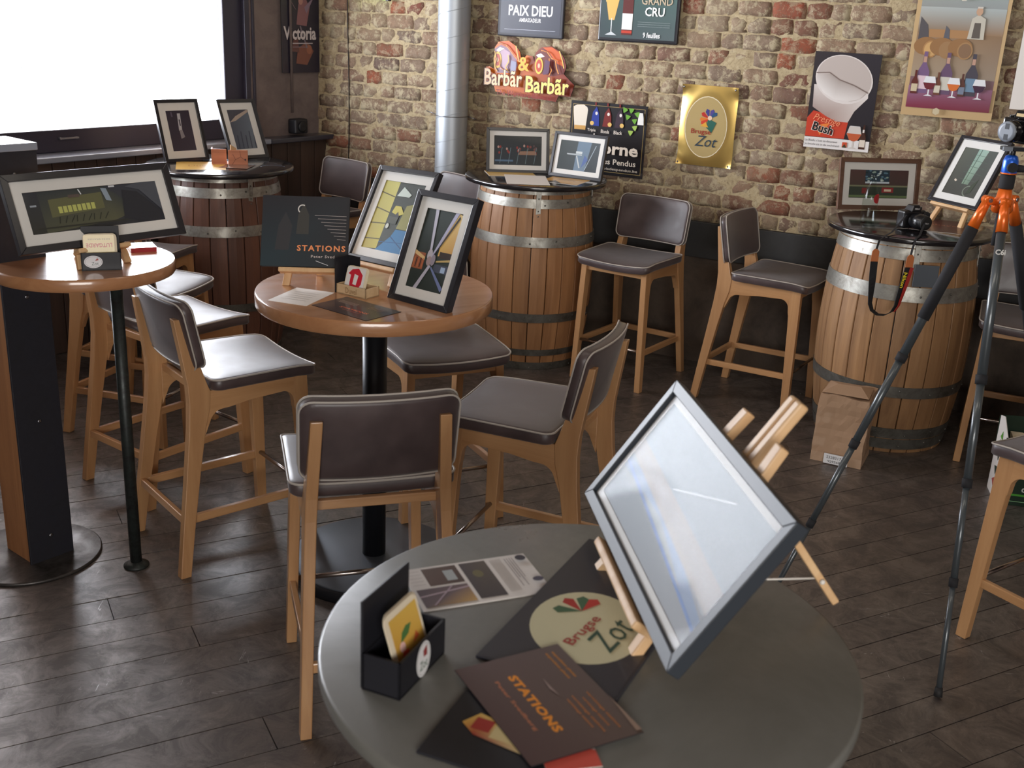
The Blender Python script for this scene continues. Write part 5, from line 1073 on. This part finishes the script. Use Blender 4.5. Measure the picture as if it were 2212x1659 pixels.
holder('black coaster box with oval sticker on the small left table', Ml, hd.length, 0.06, 0.060, 0.138, hd.length-0.006, lambda A: A.ell(-0.025, 0, 0.029, 0.021, (226, 226, 230)).ring(-0.025, 0, 0.026, 0.018, 0.001, (150, 150, 155)).text('Zot', -0.02, -0.006, 0.011, (70, 90, 84), w=0.022).poly([(-0.02, 0.003), (-0.008, 0.006), (-0.012, 0.013)], (170, 70, 64)), c_lut, cw=0.100, lean=0.12, lab_c='cream LUTGARDE coaster on the left table')
# pale wooden holder with the red initial
wA, wB, wC = Vector((-0.623, 3.693, T1)), Vector((-0.511, 3.619, T1)), Vector((-0.469, 3.674, T1)); wd = wB-wA
Mw = Matrix.Translation((wA+wB)/2) @ Matrix.Rotation(math.atan2(wd.y, wd.x), 4, 'Z')
def f_duvel(A): A.text('Duvel', 0, 0, 0.02, (150, 120, 84), w=0.05, bold=0.005)
def c_d(A, w):
    A.rect(-w/2+0.003, 0.003, w/2-0.003, w-0.003, (232, 228, 226)); 
    A.poly([(-0.02, 0.012), (0.018, 0.012), (0.03, 0.03), (0.03, 0.062), (0.008, 0.082), (-0.02, 0.076), (-0.034, 0.06), (-0.022, 0.056), (-0.022, 0.03)], (206, 40, 60)); A.poly([(-0.008, 0.026), (0.008, 0.024), (0.012, 0.058), (-0.006, 0.062)], (232, 228, 226))
hw_ = holder('pale wooden Duvel coaster box on the central table', Mw, wd.length, (wC-wB).length, 0.034, 0.12, 0.05, f_duvel, c_d, cw=0.088, lean=0.32, m='pale_box_wood', board=False, cz=0.012, ncoast=3, lab_c='white coaster with red letter D')
o = obj('price_card', MB().box((-0.075, 0.0, 0.0), (-0.0715, 0.07, 0.122)).box((-0.075, 0.066, 0.0), (-0.02, 0.07, 0.122)), 'black_board'); o.matrix_world = Mw; tag(o, 'black upright card beside the pale wooden coaster box', 'card holder')
# coaster stack on the left table
st = thing('coaster_pack', 'flat pack of red and white coasters behind the left easel', 'coaster', (-1.365, 3.905, TL_), 0.5)
obj('stack', MB().box((-0.045, -0.045, 0.0), (0.045, 0.045, 0.016)), 'paper_white', st, bevel=0.002)
A = Art(0.0002); A.rect(0, 0, 0.09, 0.09, (236, 226, 226))
for i in range(6): A.line((0.01+i*0.014, 0.005), (0.018+i*0.014, 0.085), 0.003, (196, 50, 60))
A.build('print', 'print_gloss', st, (-0.045, -0.045, 0.0162), (R(-90), 0, 0))
A = Art(0.0002); A.rect(0, 0, 0.09, 0.016, (150, 30, 40)); A.build('side_print', 'print_gloss', st, (-0.045, -0.0455, 0))
# holder on the left barrel: carved wooden box
cb = thing('coaster_holder', 'carved reddish wooden coaster box on the left barrel', 'coaster holder', (-1.70, 6.44, TB), 0.25)
obj('front_panel', MB().box((-0.01, -0.05, 0), (0.10, -0.042, 0.085)), 'holder_wood', cb, bevel=0.002); obj('side_panel', MB().box((-0.105, -0.01, 0), (-0.02, 0.0, 0.085)).box((-0.105, -0.01, 0), (-0.097, 0.08, 0.085)), 'holder_wood', cb, bevel=0.002); obj('floor_panel', MB().box((-0.1, -0.045, 0), (0.1, 0.06, 0.006)), 'holder_wood', cb)
obj('divider', MB().prism([(-0.03, 0.006), (0.02, 0.006), (0.02, 0.09), (-0.03, 0.115)], -0.03, -0.026, 'xz'), 'easel_wood', cb, rot=(0, 0, 0.9))
A = Art(0.0003)
for p, q in (((0.01, 0.0), (0.03, 0.03)), ((0.03, 0.03), (0.015, 0.06)), ((0.03, 0.03), (0.06, 0.045)), ((0.06, 0.045), (0.055, 0.08)), ((0.06, 0.045), (0.09, 0.02))): A.line(p, q, 0.002, (96, 54, 40))
A.ell(0.085, 0.03, 0.005, 0.005, (60, 30, 24)); A.build('carving', 'print_matt', cb, (0, -0.0505, 0.002))
def a_yel(A, w, h): A.rect(0, 0, w, h, (214, 172, 84)); A.text('Duvel', w/2, h/2, h*0.2, (180, 120, 50), w=w*0.5)
sheet('place_mat', 'yellow printed mat on the left barrel under the photos', 'mat', ((-2.03, 6.42), (-1.72, 6.49), (-1.69, 6.20), (-1.90, 6.12)), TB, a_yel)
sheet('paper_sheet', 'blank white sheet on the middle barrel', 'paper', ((-0.062, 6.517), (0.177, 6.55), (0.12, 6.19), (-0.126, 6.19)), TB+0.0015)
sheet('place_mat', 'yellow mat under the left photo on the middle barrel', 'mat', ((-0.22, 6.66), (0.06, 6.72), (0.08, 6.50), (-0.20, 6.46)), TB, lambda A, w, h: A.rect(0, 0, w, h, (206, 168, 92)))
sheet('place_mat', 'yellow and black mat under right photo on middle barrel', 'mat', ((0.13, 6.55), (0.38, 6.47), (0.33, 6.24), (0.15, 6.34)), TB, lambda A, w, h: (A.rect(0, 0, w, h, (200, 152, 72)), A.poly([(0, 0), (w*0.6, 0), (w*0.3, h*0.4)], (50, 40, 40)), A.text('Abbaye', w*0.5, h*0.6, h*0.16, (90, 50, 30))))
sheet('place_mat', 'dark red mat with lettering on the right barrel', 'mat', ((2.02, 5.74), (2.30, 5.62), (2.20, 5.27), (1.93, 5.36)), TB, lambda A, w, h: (A.rect(0, 0, w, h, (86, 34, 36)), A.text('Abbaye', w*0.45, h*0.55, h*0.14, (176, 110, 90))))

# water bottle, on the right barrel
bt = thing('water_bottle', 'clear glass bottle with red round label on right barrel', 'bottle', (1.740, 5.50, TB))
bt_prof = [(0.001, 0.0), (0.035, 0.0), (0.038, 0.006), (0.038, 0.115), (0.036, 0.14), (0.020, 0.185), (0.0145, 0.205), (0.0145, 0.225), (0.017, 0.228), (0.017, 0.24), (0.014, 0.242)]
obj('glass', MB().lathe(bt_prof, 32, cap=False), 'bottle_glass', bt)
A = Art(0.0001); n = 12; 
lab = MB(); vs = []; fs = []
for i in range(n+1):
    a = R(-70+5.5*i)-0.3; hh = 0.024*math.sqrt(max(0, 1-((i-n/2)/(n/2))**2)); vs += [(0.0386*cos(a), 0.0386*sin(a), 0.125-hh), (0.0386*cos(a), 0.0386*sin(a), 0.125+hh)]
for i in range(n): fs.append((2*i, 2*i+2, 2*i+3, 2*i+1))
mat('label_red', (170, 40, 46), 0.5); lab.add(vs, fs, True); obj('label', lab, 'label_red', bt, fix=False)

# DSLR camera with strap
cm = thing('camera', 'black camera lying on the right barrel with strap', 'camera', (1.915, 5.36, TB), R(20))
obj('body', MB().box((-0.062, -0.012, 0.008), (0.068, 0.05, 0.095)), 'camera_black', cm, bevel=0.012, seg=3)
obj('grip', MB().box((0.045, -0.03, 0.008), (0.082, 0.045, 0.088)), 'foam_black', cm, bevel=0.014, seg=3)
obj('prism_hump', MB().add([(-0.03, -0.02, 0.09), (0.03, -0.02, 0.09), (0.03, 0.045, 0.09), (-0.03, 0.045, 0.09), (-0.018, -0.016, 0.122), (0.018, -0.016, 0.122), (0.018, 0.03, 0.122), (-0.018, 0.03, 0.122)], [(3, 2, 1, 0), (4, 5, 6, 7), (0, 1, 5, 4), (1, 2, 6, 5), (2, 3, 7, 6), (3, 0, 4, 7)]), 'camera_black', cm, bevel=0.005)
Mlens = Matrix.Translation((-0.006, -0.012, 0.05)) @ Matrix.Rotation(R(90), 4, 'X') @ Matrix.Rotation(R(0), 4, 'Z')
obj('lens', MB().lathe([(0.034, 0.0), (0.036, 0.01), (0.036, 0.03), (0.038, 0.032), (0.038, 0.065), (0.035, 0.068), (0.035, 0.088), (0.033, 0.09)], 32, M=Mlens), 'camera_black', cm)
obj('lens_cap', MB().lathe([(0.033, 0.090), (0.032, 0.095), (0.020, 0.0955)], 32, M=Mlens), 'rubber', cm)
obj('mode_dial', MB().lathe([(0.011, 0.094), (0.011, 0.106)], 20, c=(0.055, 0.03, 0)), 'camera_black', cm)
A = Art(0.0001); A.text('Nikon', 0, 0, 0.008, (226, 226, 226), bold=0.02); A.build('name_print', 'print_satin', cm, (0, -0.0205, 0.105), (R(-8), 0, 0))
A = Art(0.0001); A.text('Nikon', 0, 0, 0.008, (200, 200, 200), bold=0.02); A.build('cap_print', 'print_satin', cm, (-0.006, -0.1085, 0.05))
Ci = cm.matrix_world.inverted() if False else (Matrix.Translation((1.915, 5.36, TB)) @ Matrix.Rotation(R(20), 4, 'Z')).inverted()
def cpt(*p): return tuple(Ci @ Vector(p))
sd = Vector((-0.35, 0.1, 0))
SP = [(1.87, 5.33, 1.175), (1.82, 5.27, 1.14), (1.765, 5.19, 1.113), (1.715, 5.125, 1.106), (1.678, 5.085, 1.09), (1.664, 5.065, 1.05)]
spx = Vector((0.96, 0.05, 0.0))
sr = obj('strap', MB().ribbon([(cpt(*p), (Ci.to_3x3() @ Vector((0.5, -0.8, 0.1)))) for p in SP[:4]]+[(cpt(*p), Ci.to_3x3() @ spx) for p in SP[4:]], 0.010, 0.0015), 'strap_black', cm)
SQ = [(1.965, 5.35, 1.19), (1.93, 5.24, 1.15), (1.885, 5.15, 1.112), (1.85, 5.095, 1.105), (1.832, 5.07, 1.06), (1.828, 5.065, 1.03)]
obj('strap', MB().ribbon([(cpt(*p), (Ci.to_3x3() @ Vector((0.8, -0.4, 0.0)))) for p in SQ], 0.010, 0.0015), 'strap_black', cm)
# shift: hanging U of the strap in front of the barrel
UL = [(1.662, 5.062, 1.055), (1.661, 5.060, 0.995)]; UR = [(1.828, 5.062, 1.035), (1.826, 5.060, 0.975)]
for pts in (UL, UR):
    obj('strap_end', MB().ribbon([(cpt(*pts[0]), Ci.to_3x3() @ spx), (cpt(*pts[0][:2], pts[0][2]-0.012), Ci.to_3x3() @ spx), (cpt(*pts[1]), Ci.to_3x3() @ spx)], [0.014, 0.034, 0.036], 0.003), 'tan_leather', cm, bevel=0.001)
up_ = []; N = 22
for i in range(N+1):
    f_ = i/N
    if f_ < 0.4: k = f_/0.4; p = Vector((1.661, 5.060, 0.995)).lerp(Vector((1.672, 5.062, 0.80)), k)
    elif f_ < 0.65: a = PI+PI*(f_-0.4)/0.25; p = Vector((1.735+0.063*cos(a), 5.062, 0.80+0.062*sin(a)))
    else: k = (f_-0.65)/0.35; p = Vector((1.798, 5.062, 0.80)).lerp(Vector((1.826, 5.060, 0.975)), k)
    up_.append(p)
fo = [(cpt(*p), Ci.to_3x3() @ Vector((0.55, 0.83, 0)).lerp(Vector((0.96, 0.2, 0)), min(1, abs(i-N/2)/(N/2)*1.4))) for i, p in enumerate(up_)]
obj('neck_strap', MB().ribbon(fo, 0.036, 0.003), 'strap_black', cm)
mat('strap_red', (170, 44, 38), 0.6); mat('strap_green', (44, 60, 40), 0.6)
fo2 = [(cpt(p.x+0.006, p.y-0.006, p.z), w_) for (c_, w_), p in list(zip(fo, up_))[13:]]
obj('strap_stripe', MB().ribbon([(Vector(c_)+Vector(w_).normalized()*0.008, w_) for c_, w_ in fo2], 0.018, 0.002), 'strap_red', cm)
A = Art(0.0001); A.text('Nikon', 0, 0, 0.017, (226, 206, 40), w=0.075, rot=R(-97), bold=0.03); A.build('strap_print', 'print_satin', cm, cpt(1.808, 5.049, 0.915), (0, 0, -R(20)))

# ================================================================== TRIPOD WITH CAMERA
H0 = Vector((1.600, 3.672, 1.50)); F1 = Vector((0.957, 3.538, 0.006)); F2 = Vector((1.42, 3.042, 0.006)); F3 = Vector((2.35, 4.28, 0.006))
tp = thing('tripod', 'camera tripod with orange hub and dark carbon legs', 'tripod', (H0.x, H0.y, 0)); Ti = Matrix.Translation((-H0.x, -H0.y, 0))
def tl_(p): return Ti @ Vector(p)
for F, foam in ((F1, True), (F2, False), (F3, True)):
    d = (F-H0).normalized(); side = Vector((d.x, d.y, 0)).normalized(); a = H0+side*0.058+Vector((0, 0, 0.012)); L = (F-a); U = L.normalized(); L = L.length
    lg = obj('leg', MB().cyl(tl_(a+U*0.09), tl_(a+U*(L*0.36)), 0.0155, n=20).cyl(tl_(a+U*(L*0.36)), tl_(a+U*(L*0.57)), 0.0135, n=20).cyl(tl_(a+U*(L*0.57)), tl_(a+U*(L*0.77)), 0.0115, n=20).cyl(tl_(a+U*(L*0.77)), tl_(a+U*(L-0.012)), 0.0095, n=20), 'carbon_leg', tp)
    for fr_, rr_ in ((0.36, 0.0195), (0.57, 0.017), (0.77, 0.015)): obj('leg_lock', MB().cyl(tl_(a+U*(L*fr_-0.012)), tl_(a+U*(L*fr_+0.018)), rr_, rr_*0.95, n=16), 'foam_black', lg)
    obj('rubber_foot', MB().cyl(tl_(a+U*(L-0.03)), tl_(F), 0.012, 0.014, n=16), 'rubber', lg)
    if foam: obj('foam_grip', MB().cyl(tl_(a+U*0.10), tl_(a+U*(L*0.27)), 0.0205, n=20), 'foam_black', lg)
    jt = MB().cyl(tl_(a-U*0.005), tl_(a+U*0.10), 0.014, 0.019, n=16).cyl(tl_(H0+side*0.02), tl_(a), 0.011, n=12); w_ = U.cross(Vector((0, 0, 1))).normalized()
    jt.cyl(tl_(a-w_*0.017), tl_(a+w_*0.017), 0.014, n=16); obj('leg_joint', jt, 'orange_anodised', lg)
    obj('joint_bolt', MB().cyl(tl_(a-w_*0.019), tl_(a+w_*0.019), 0.007, n=12), 'screw_metal', lg)
cz = tl_(H0)
A = Art(0.0001); A.text('C6i', 0, 0, 0.018, (200, 200, 196), bold=0.03)
dd = (F2-H0).normalized(); pt = H0+Vector((dd.x, dd.y, 0)).normalized()*0.058+dd*0.15; A.build('leg_print', 'print_satin', tp, tl_(pt+Vector((-0.002, -0.018, 0))), (R(-10), 0, R(-8)))
obj('hub', MB().lathe([(0.028, -0.03), (0.034, -0.022), (0.034, 0.012), (0.025, 0.02), (0.021, 0.05)], 28, c=cz), 'orange_anodised', tp)
obj('centre_column', MB().lathe([(0.0135, -0.14), (0.0135, -0.03)], 20, c=cz), 'foam_black', tp)
obj('column_collar', MB().lathe([(0.0225, 0.05), (0.024, 0.054), (0.024, 0.092), (0.021, 0.098)], 28, c=cz), 'foam_black', tp)
bh = obj('ball_head', MB().lathe([(0.024, 0.098), (0.025, 0.102), (0.0245, 0.14), (0.019, 0.156), (0.012, 0.160)], 28, c=cz), 'blue_anodised', tp)
obj('pan_ring', MB().lathe([(0.0255, 0.098), (0.0255, 0.103)], 28, c=cz), 'orange_anodised', bh)
obj('knob', MB().cyl(cz+Vector((-0.002, -0.020, 0.122)), cz+Vector((-0.004, -0.035, 0.122)), 0.016, n=20).cyl(cz+Vector((0.02, -0.008, 0.118)), cz+Vector((0.055, -0.018, 0.118)), 0.013, 0.010, n=14), 'foam_black', bh)
obj('clamp', MB().lathe([(0.010, 0.158), (0.010, 0.176)], 16, c=cz).box(tuple(cz+Vector((-0.035, -0.022, 0.174))), tuple(cz+Vector((0.035, 0.022, 0.186)))), 'black_metal', bh, bevel=0.002)
obj('bubble_level', MB().box(tuple(cz+Vector((-0.043, -0.027, 0.174))), tuple(cz+Vector((-0.012, -0.019, 0.188)))), 'cap_plastic', bh, bevel=0.001)
# camera on the tripod, lens to the left and a little to the viewer
Mt = Matrix.Translation((H0.x+0.012, H0.y, H0.z+0.192)) @ Matrix.Rotation(R(-58), 4, 'Z')
c2 = thing('camera', 'old black film camera with lens cap mounted on the tripod', 'camera', M=Mt)
obj('body', MB().box((-0.072, 0.0, 0.004), (0.072, 0.042, 0.085)), 'camera_gloss', c2, bevel=0.008, seg=3)
obj('prism_hump', MB().add([(-0.028, -0.012, 0.083), (0.028, -0.012, 0.083), (0.028, 0.04, 0.083), (-0.028, 0.04, 0.083), (-0.020, -0.008, 0.110), (0.020, -0.008, 0.110), (0.016, 0.028, 0.114), (-0.016, 0.028, 0.114)], [(3, 2, 1, 0), (4, 5, 6, 7), (0, 1, 5, 4), (1, 2, 6, 5), (2, 3, 7, 6), (3, 0, 4, 7)]), 'camera_gloss', c2, bevel=0.003)
Ml2 = Matrix.Translation((-0.004, 0.0, 0.044)) @ Matrix.Rotation(R(90), 4, 'X')
obj('lens', MB().lathe([(0.030, 0.0), (0.032, 0.008), (0.032, 0.022), (0.0345, 0.024), (0.0345, 0.042), (0.031, 0.045), (0.031, 0.052), (0.033, 0.054), (0.033, 0.062)], 36, M=Ml2), 'camera_gloss', c2)
lc = obj('lens_cap', MB().lathe([(0.033, 0.062), (0.032, 0.066), (0.022, 0.067)], 36, M=Ml2), 'cap_plastic', c2)
obj('pinch_grip', MB().box((-0.011, -0.0675, 0.052), (0.004, -0.0660, 0.070)).box((-0.011, -0.0675, 0.018), (0.004, -0.0660, 0.036)), 'black_metal', lc)
obj('advance_dial', MB().lathe([(0.012, 0.084), (0.012, 0.094)], 20, c=(0.052, 0.02, 0)).lathe([(0.010, 0.084), (0.010, 0.092)], 20, c=(-0.052, 0.02, 0)), 'camera_black', c2)
A = Art(0.0001); A.rect(-0.016, -0.005, 0.016, 0.005, (176, 150, 96)); A.text('CAMERA', 0, 0, 0.005, (60, 44, 24), w=0.026) if False else None; A.build('name_plate', 'print_gloss', c2, (0, -0.0125, 0.096), (R(-8), 0, 0))

# ================================================================== FLOOR ITEMS
pk = thing('paper_parcel', 'brown paper parcel wrapped in film beside the right barrel', 'parcel', (1.60, 4.985, 0), math.atan2(4.862-4.97, 1.638-1.417))
def crumple(a, b, n, amp, seed, topfold=True):
    mb = MB(); vs = []; fs = []
    def P(fx, fy, fz):
        x = a[0]+(b[0]-a[0])*fx; y = a[1]+(b[1]-a[1])*fy; z_ = a[2]+(b[2]-a[2])*fz
        k = 1 if fz > 0.02 else 0.1; nv = noise.noise_vector(Vector((x*9+seed, y*9, z_*7)))*amp*k+noise.noise_vector(Vector((x*25, y*25+seed, z_*22)))*amp*0.45*k
        t_ = 1-0.05*fz; return (x*t_+nv.x, y*t_+nv.y, z_+(nv.z if fz > 0.9 else 0))
    for f, g in ((lambda u_, v_: P(u_, 0, v_), 1), (lambda u_, v_: P(1, u_, v_), 1), (lambda u_, v_: P(1-u_, 1, v_), 1), (lambda u_, v_: P(0, 1-u_, v_), 1), (lambda u_, v_: P(u_, v_, 1), 1), (lambda u_, v_: P(u_, 1-v_, 0), 1)):
        vs = [f(i/n, j/n) for j in range(n+1) for i in range(n+1)]; fs = [(j*(n+1)+i, j*(n+1)+i+1, (j+1)*(n+1)+i+1, (j+1)*(n+1)+i) for j in range(n) for i in range(n)]
        mb.add(vs, fs, False)
    return mb
obj('wrapping', crumple((-0.122, -0.01, 0.0), (0.122, 0.225, 0.345), 12, 0.010, 3), 'kraft', pk)
obj('folded_flap', MB().add([(-0.11, 0.0, 0.352), (0.11, -0.002, 0.356), (0.05, 0.12, 0.372), (-0.06, 0.115, 0.370), (0.10, 0.21, 0.352), (-0.11, 0.21, 0.350)], [(0, 1, 2, 3), (3, 2, 4, 5), (0, 3, 5), (1, 4, 2)]), 'kraft', pk)
obj('film', crumple((-0.125, -0.014, 0.05), (0.125, 0.228, 0.349), 9, 0.012, 9), 'cling_wrap', pk)
A = Art(0.0004); A.rect(0, 0, 0.115, 0.05, (226, 226, 228)); A.text('S328317A/', 0.058, 0.033, 0.014, (60, 60, 66), w=0.09); A.text('929568A', 0.058, 0.012, 0.012, (60, 60, 66), w=0.075); A.build('label', 'print_satin', pk, (-0.055, -0.028, 0.004), (R(-3), 0, 0))
o = obj('plastic_scrap', crumple((-0.05, -0.03, 0.0), (0.05, 0.03, 0.012), 5, 0.010, 4), 'cling_wrap', None, loc=(1.36, 5.16, 0.002)); tag(o, 'scrap of clear plastic film on the floor left of the parcel', 'litter')
# shopping bag
bg_ = thing('shopping_bag', 'green and white supermarket shopping bag at the right edge', 'bag', (2.44, 4.66, 0), R(-12))
obj('front_panel', MB().prism([(-0.19, 0.0), (0.19, 0.0), (0.2, 0.30), (-0.2, 0.32)], -0.10, -0.097, 'xz'), 'bag_green', bg_); obj('back_panel', MB().prism([(-0.19, 0.0), (0.19, 0.0), (0.2, 0.38), (-0.2, 0.36)], 0.097, 0.10, 'xz'), 'bag_green', bg_)
obj('side_panel', MB().prism([(-0.097, 0.0), (0.097, 0.0), (0.097, 0.36), (0.02, 0.38), (-0.097, 0.32)], -0.195, -0.192, 'yz'), 'paper_white', bg_); obj('side_panel', MB().prism([(-0.097, 0.0), (0.097, 0.0), (0.097, 0.36), (-0.097, 0.30)], 0.192, 0.195, 'yz'), 'paper_white', bg_); obj('bottom_panel', MB().box((-0.192, -0.097, 0), (0.192, 0.097, 0.004)), 'bag_green', bg_)
obj('contents', crumple((-0.16, -0.08, 0.01), (0.17, 0.08, 0.28), 6, 0.02, 12), 'coaster_card', bg_)
A = Art(0.0004); A.text('louis', -0.03, 0.12, 0.03, (226, 232, 226), bold=0.02); A.text('delhaize', -0.02, 0.085, 0.034, (226, 232, 226), bold=0.02); A.rect(-0.18, 0.048, 0.18, 0.058, (84, 170, 60)); A.ell(-0.02, 0.16, 0.02, 0.012, (206, 60, 40)); A.rect(-0.18, 0.02, 0.18, 0.023, (150, 200, 150)); A.build('print', 'print_satin', bg_, (0, -0.1008, 0))
A = Art(0.0004)
for cy, c_ in ((0.29, (90, 160, 60)), (0.25, (50, 60, 58)), (0.2, (60, 74, 66)), (0.13, (50, 70, 60)), (0.07, (190, 90, 80))): A.poly([(0.03*cos(i*1.05+cy*30)*(1 if i % 2 else 0.5), cy+0.028*sin(i*1.05+cy*30)*(1 if i % 2 else 0.5)) for i in range(6)], c_)
A.build('side_print', 'print_satin', bg_, (-0.1958, 0.0, 0), (0, 0, R(-90)))
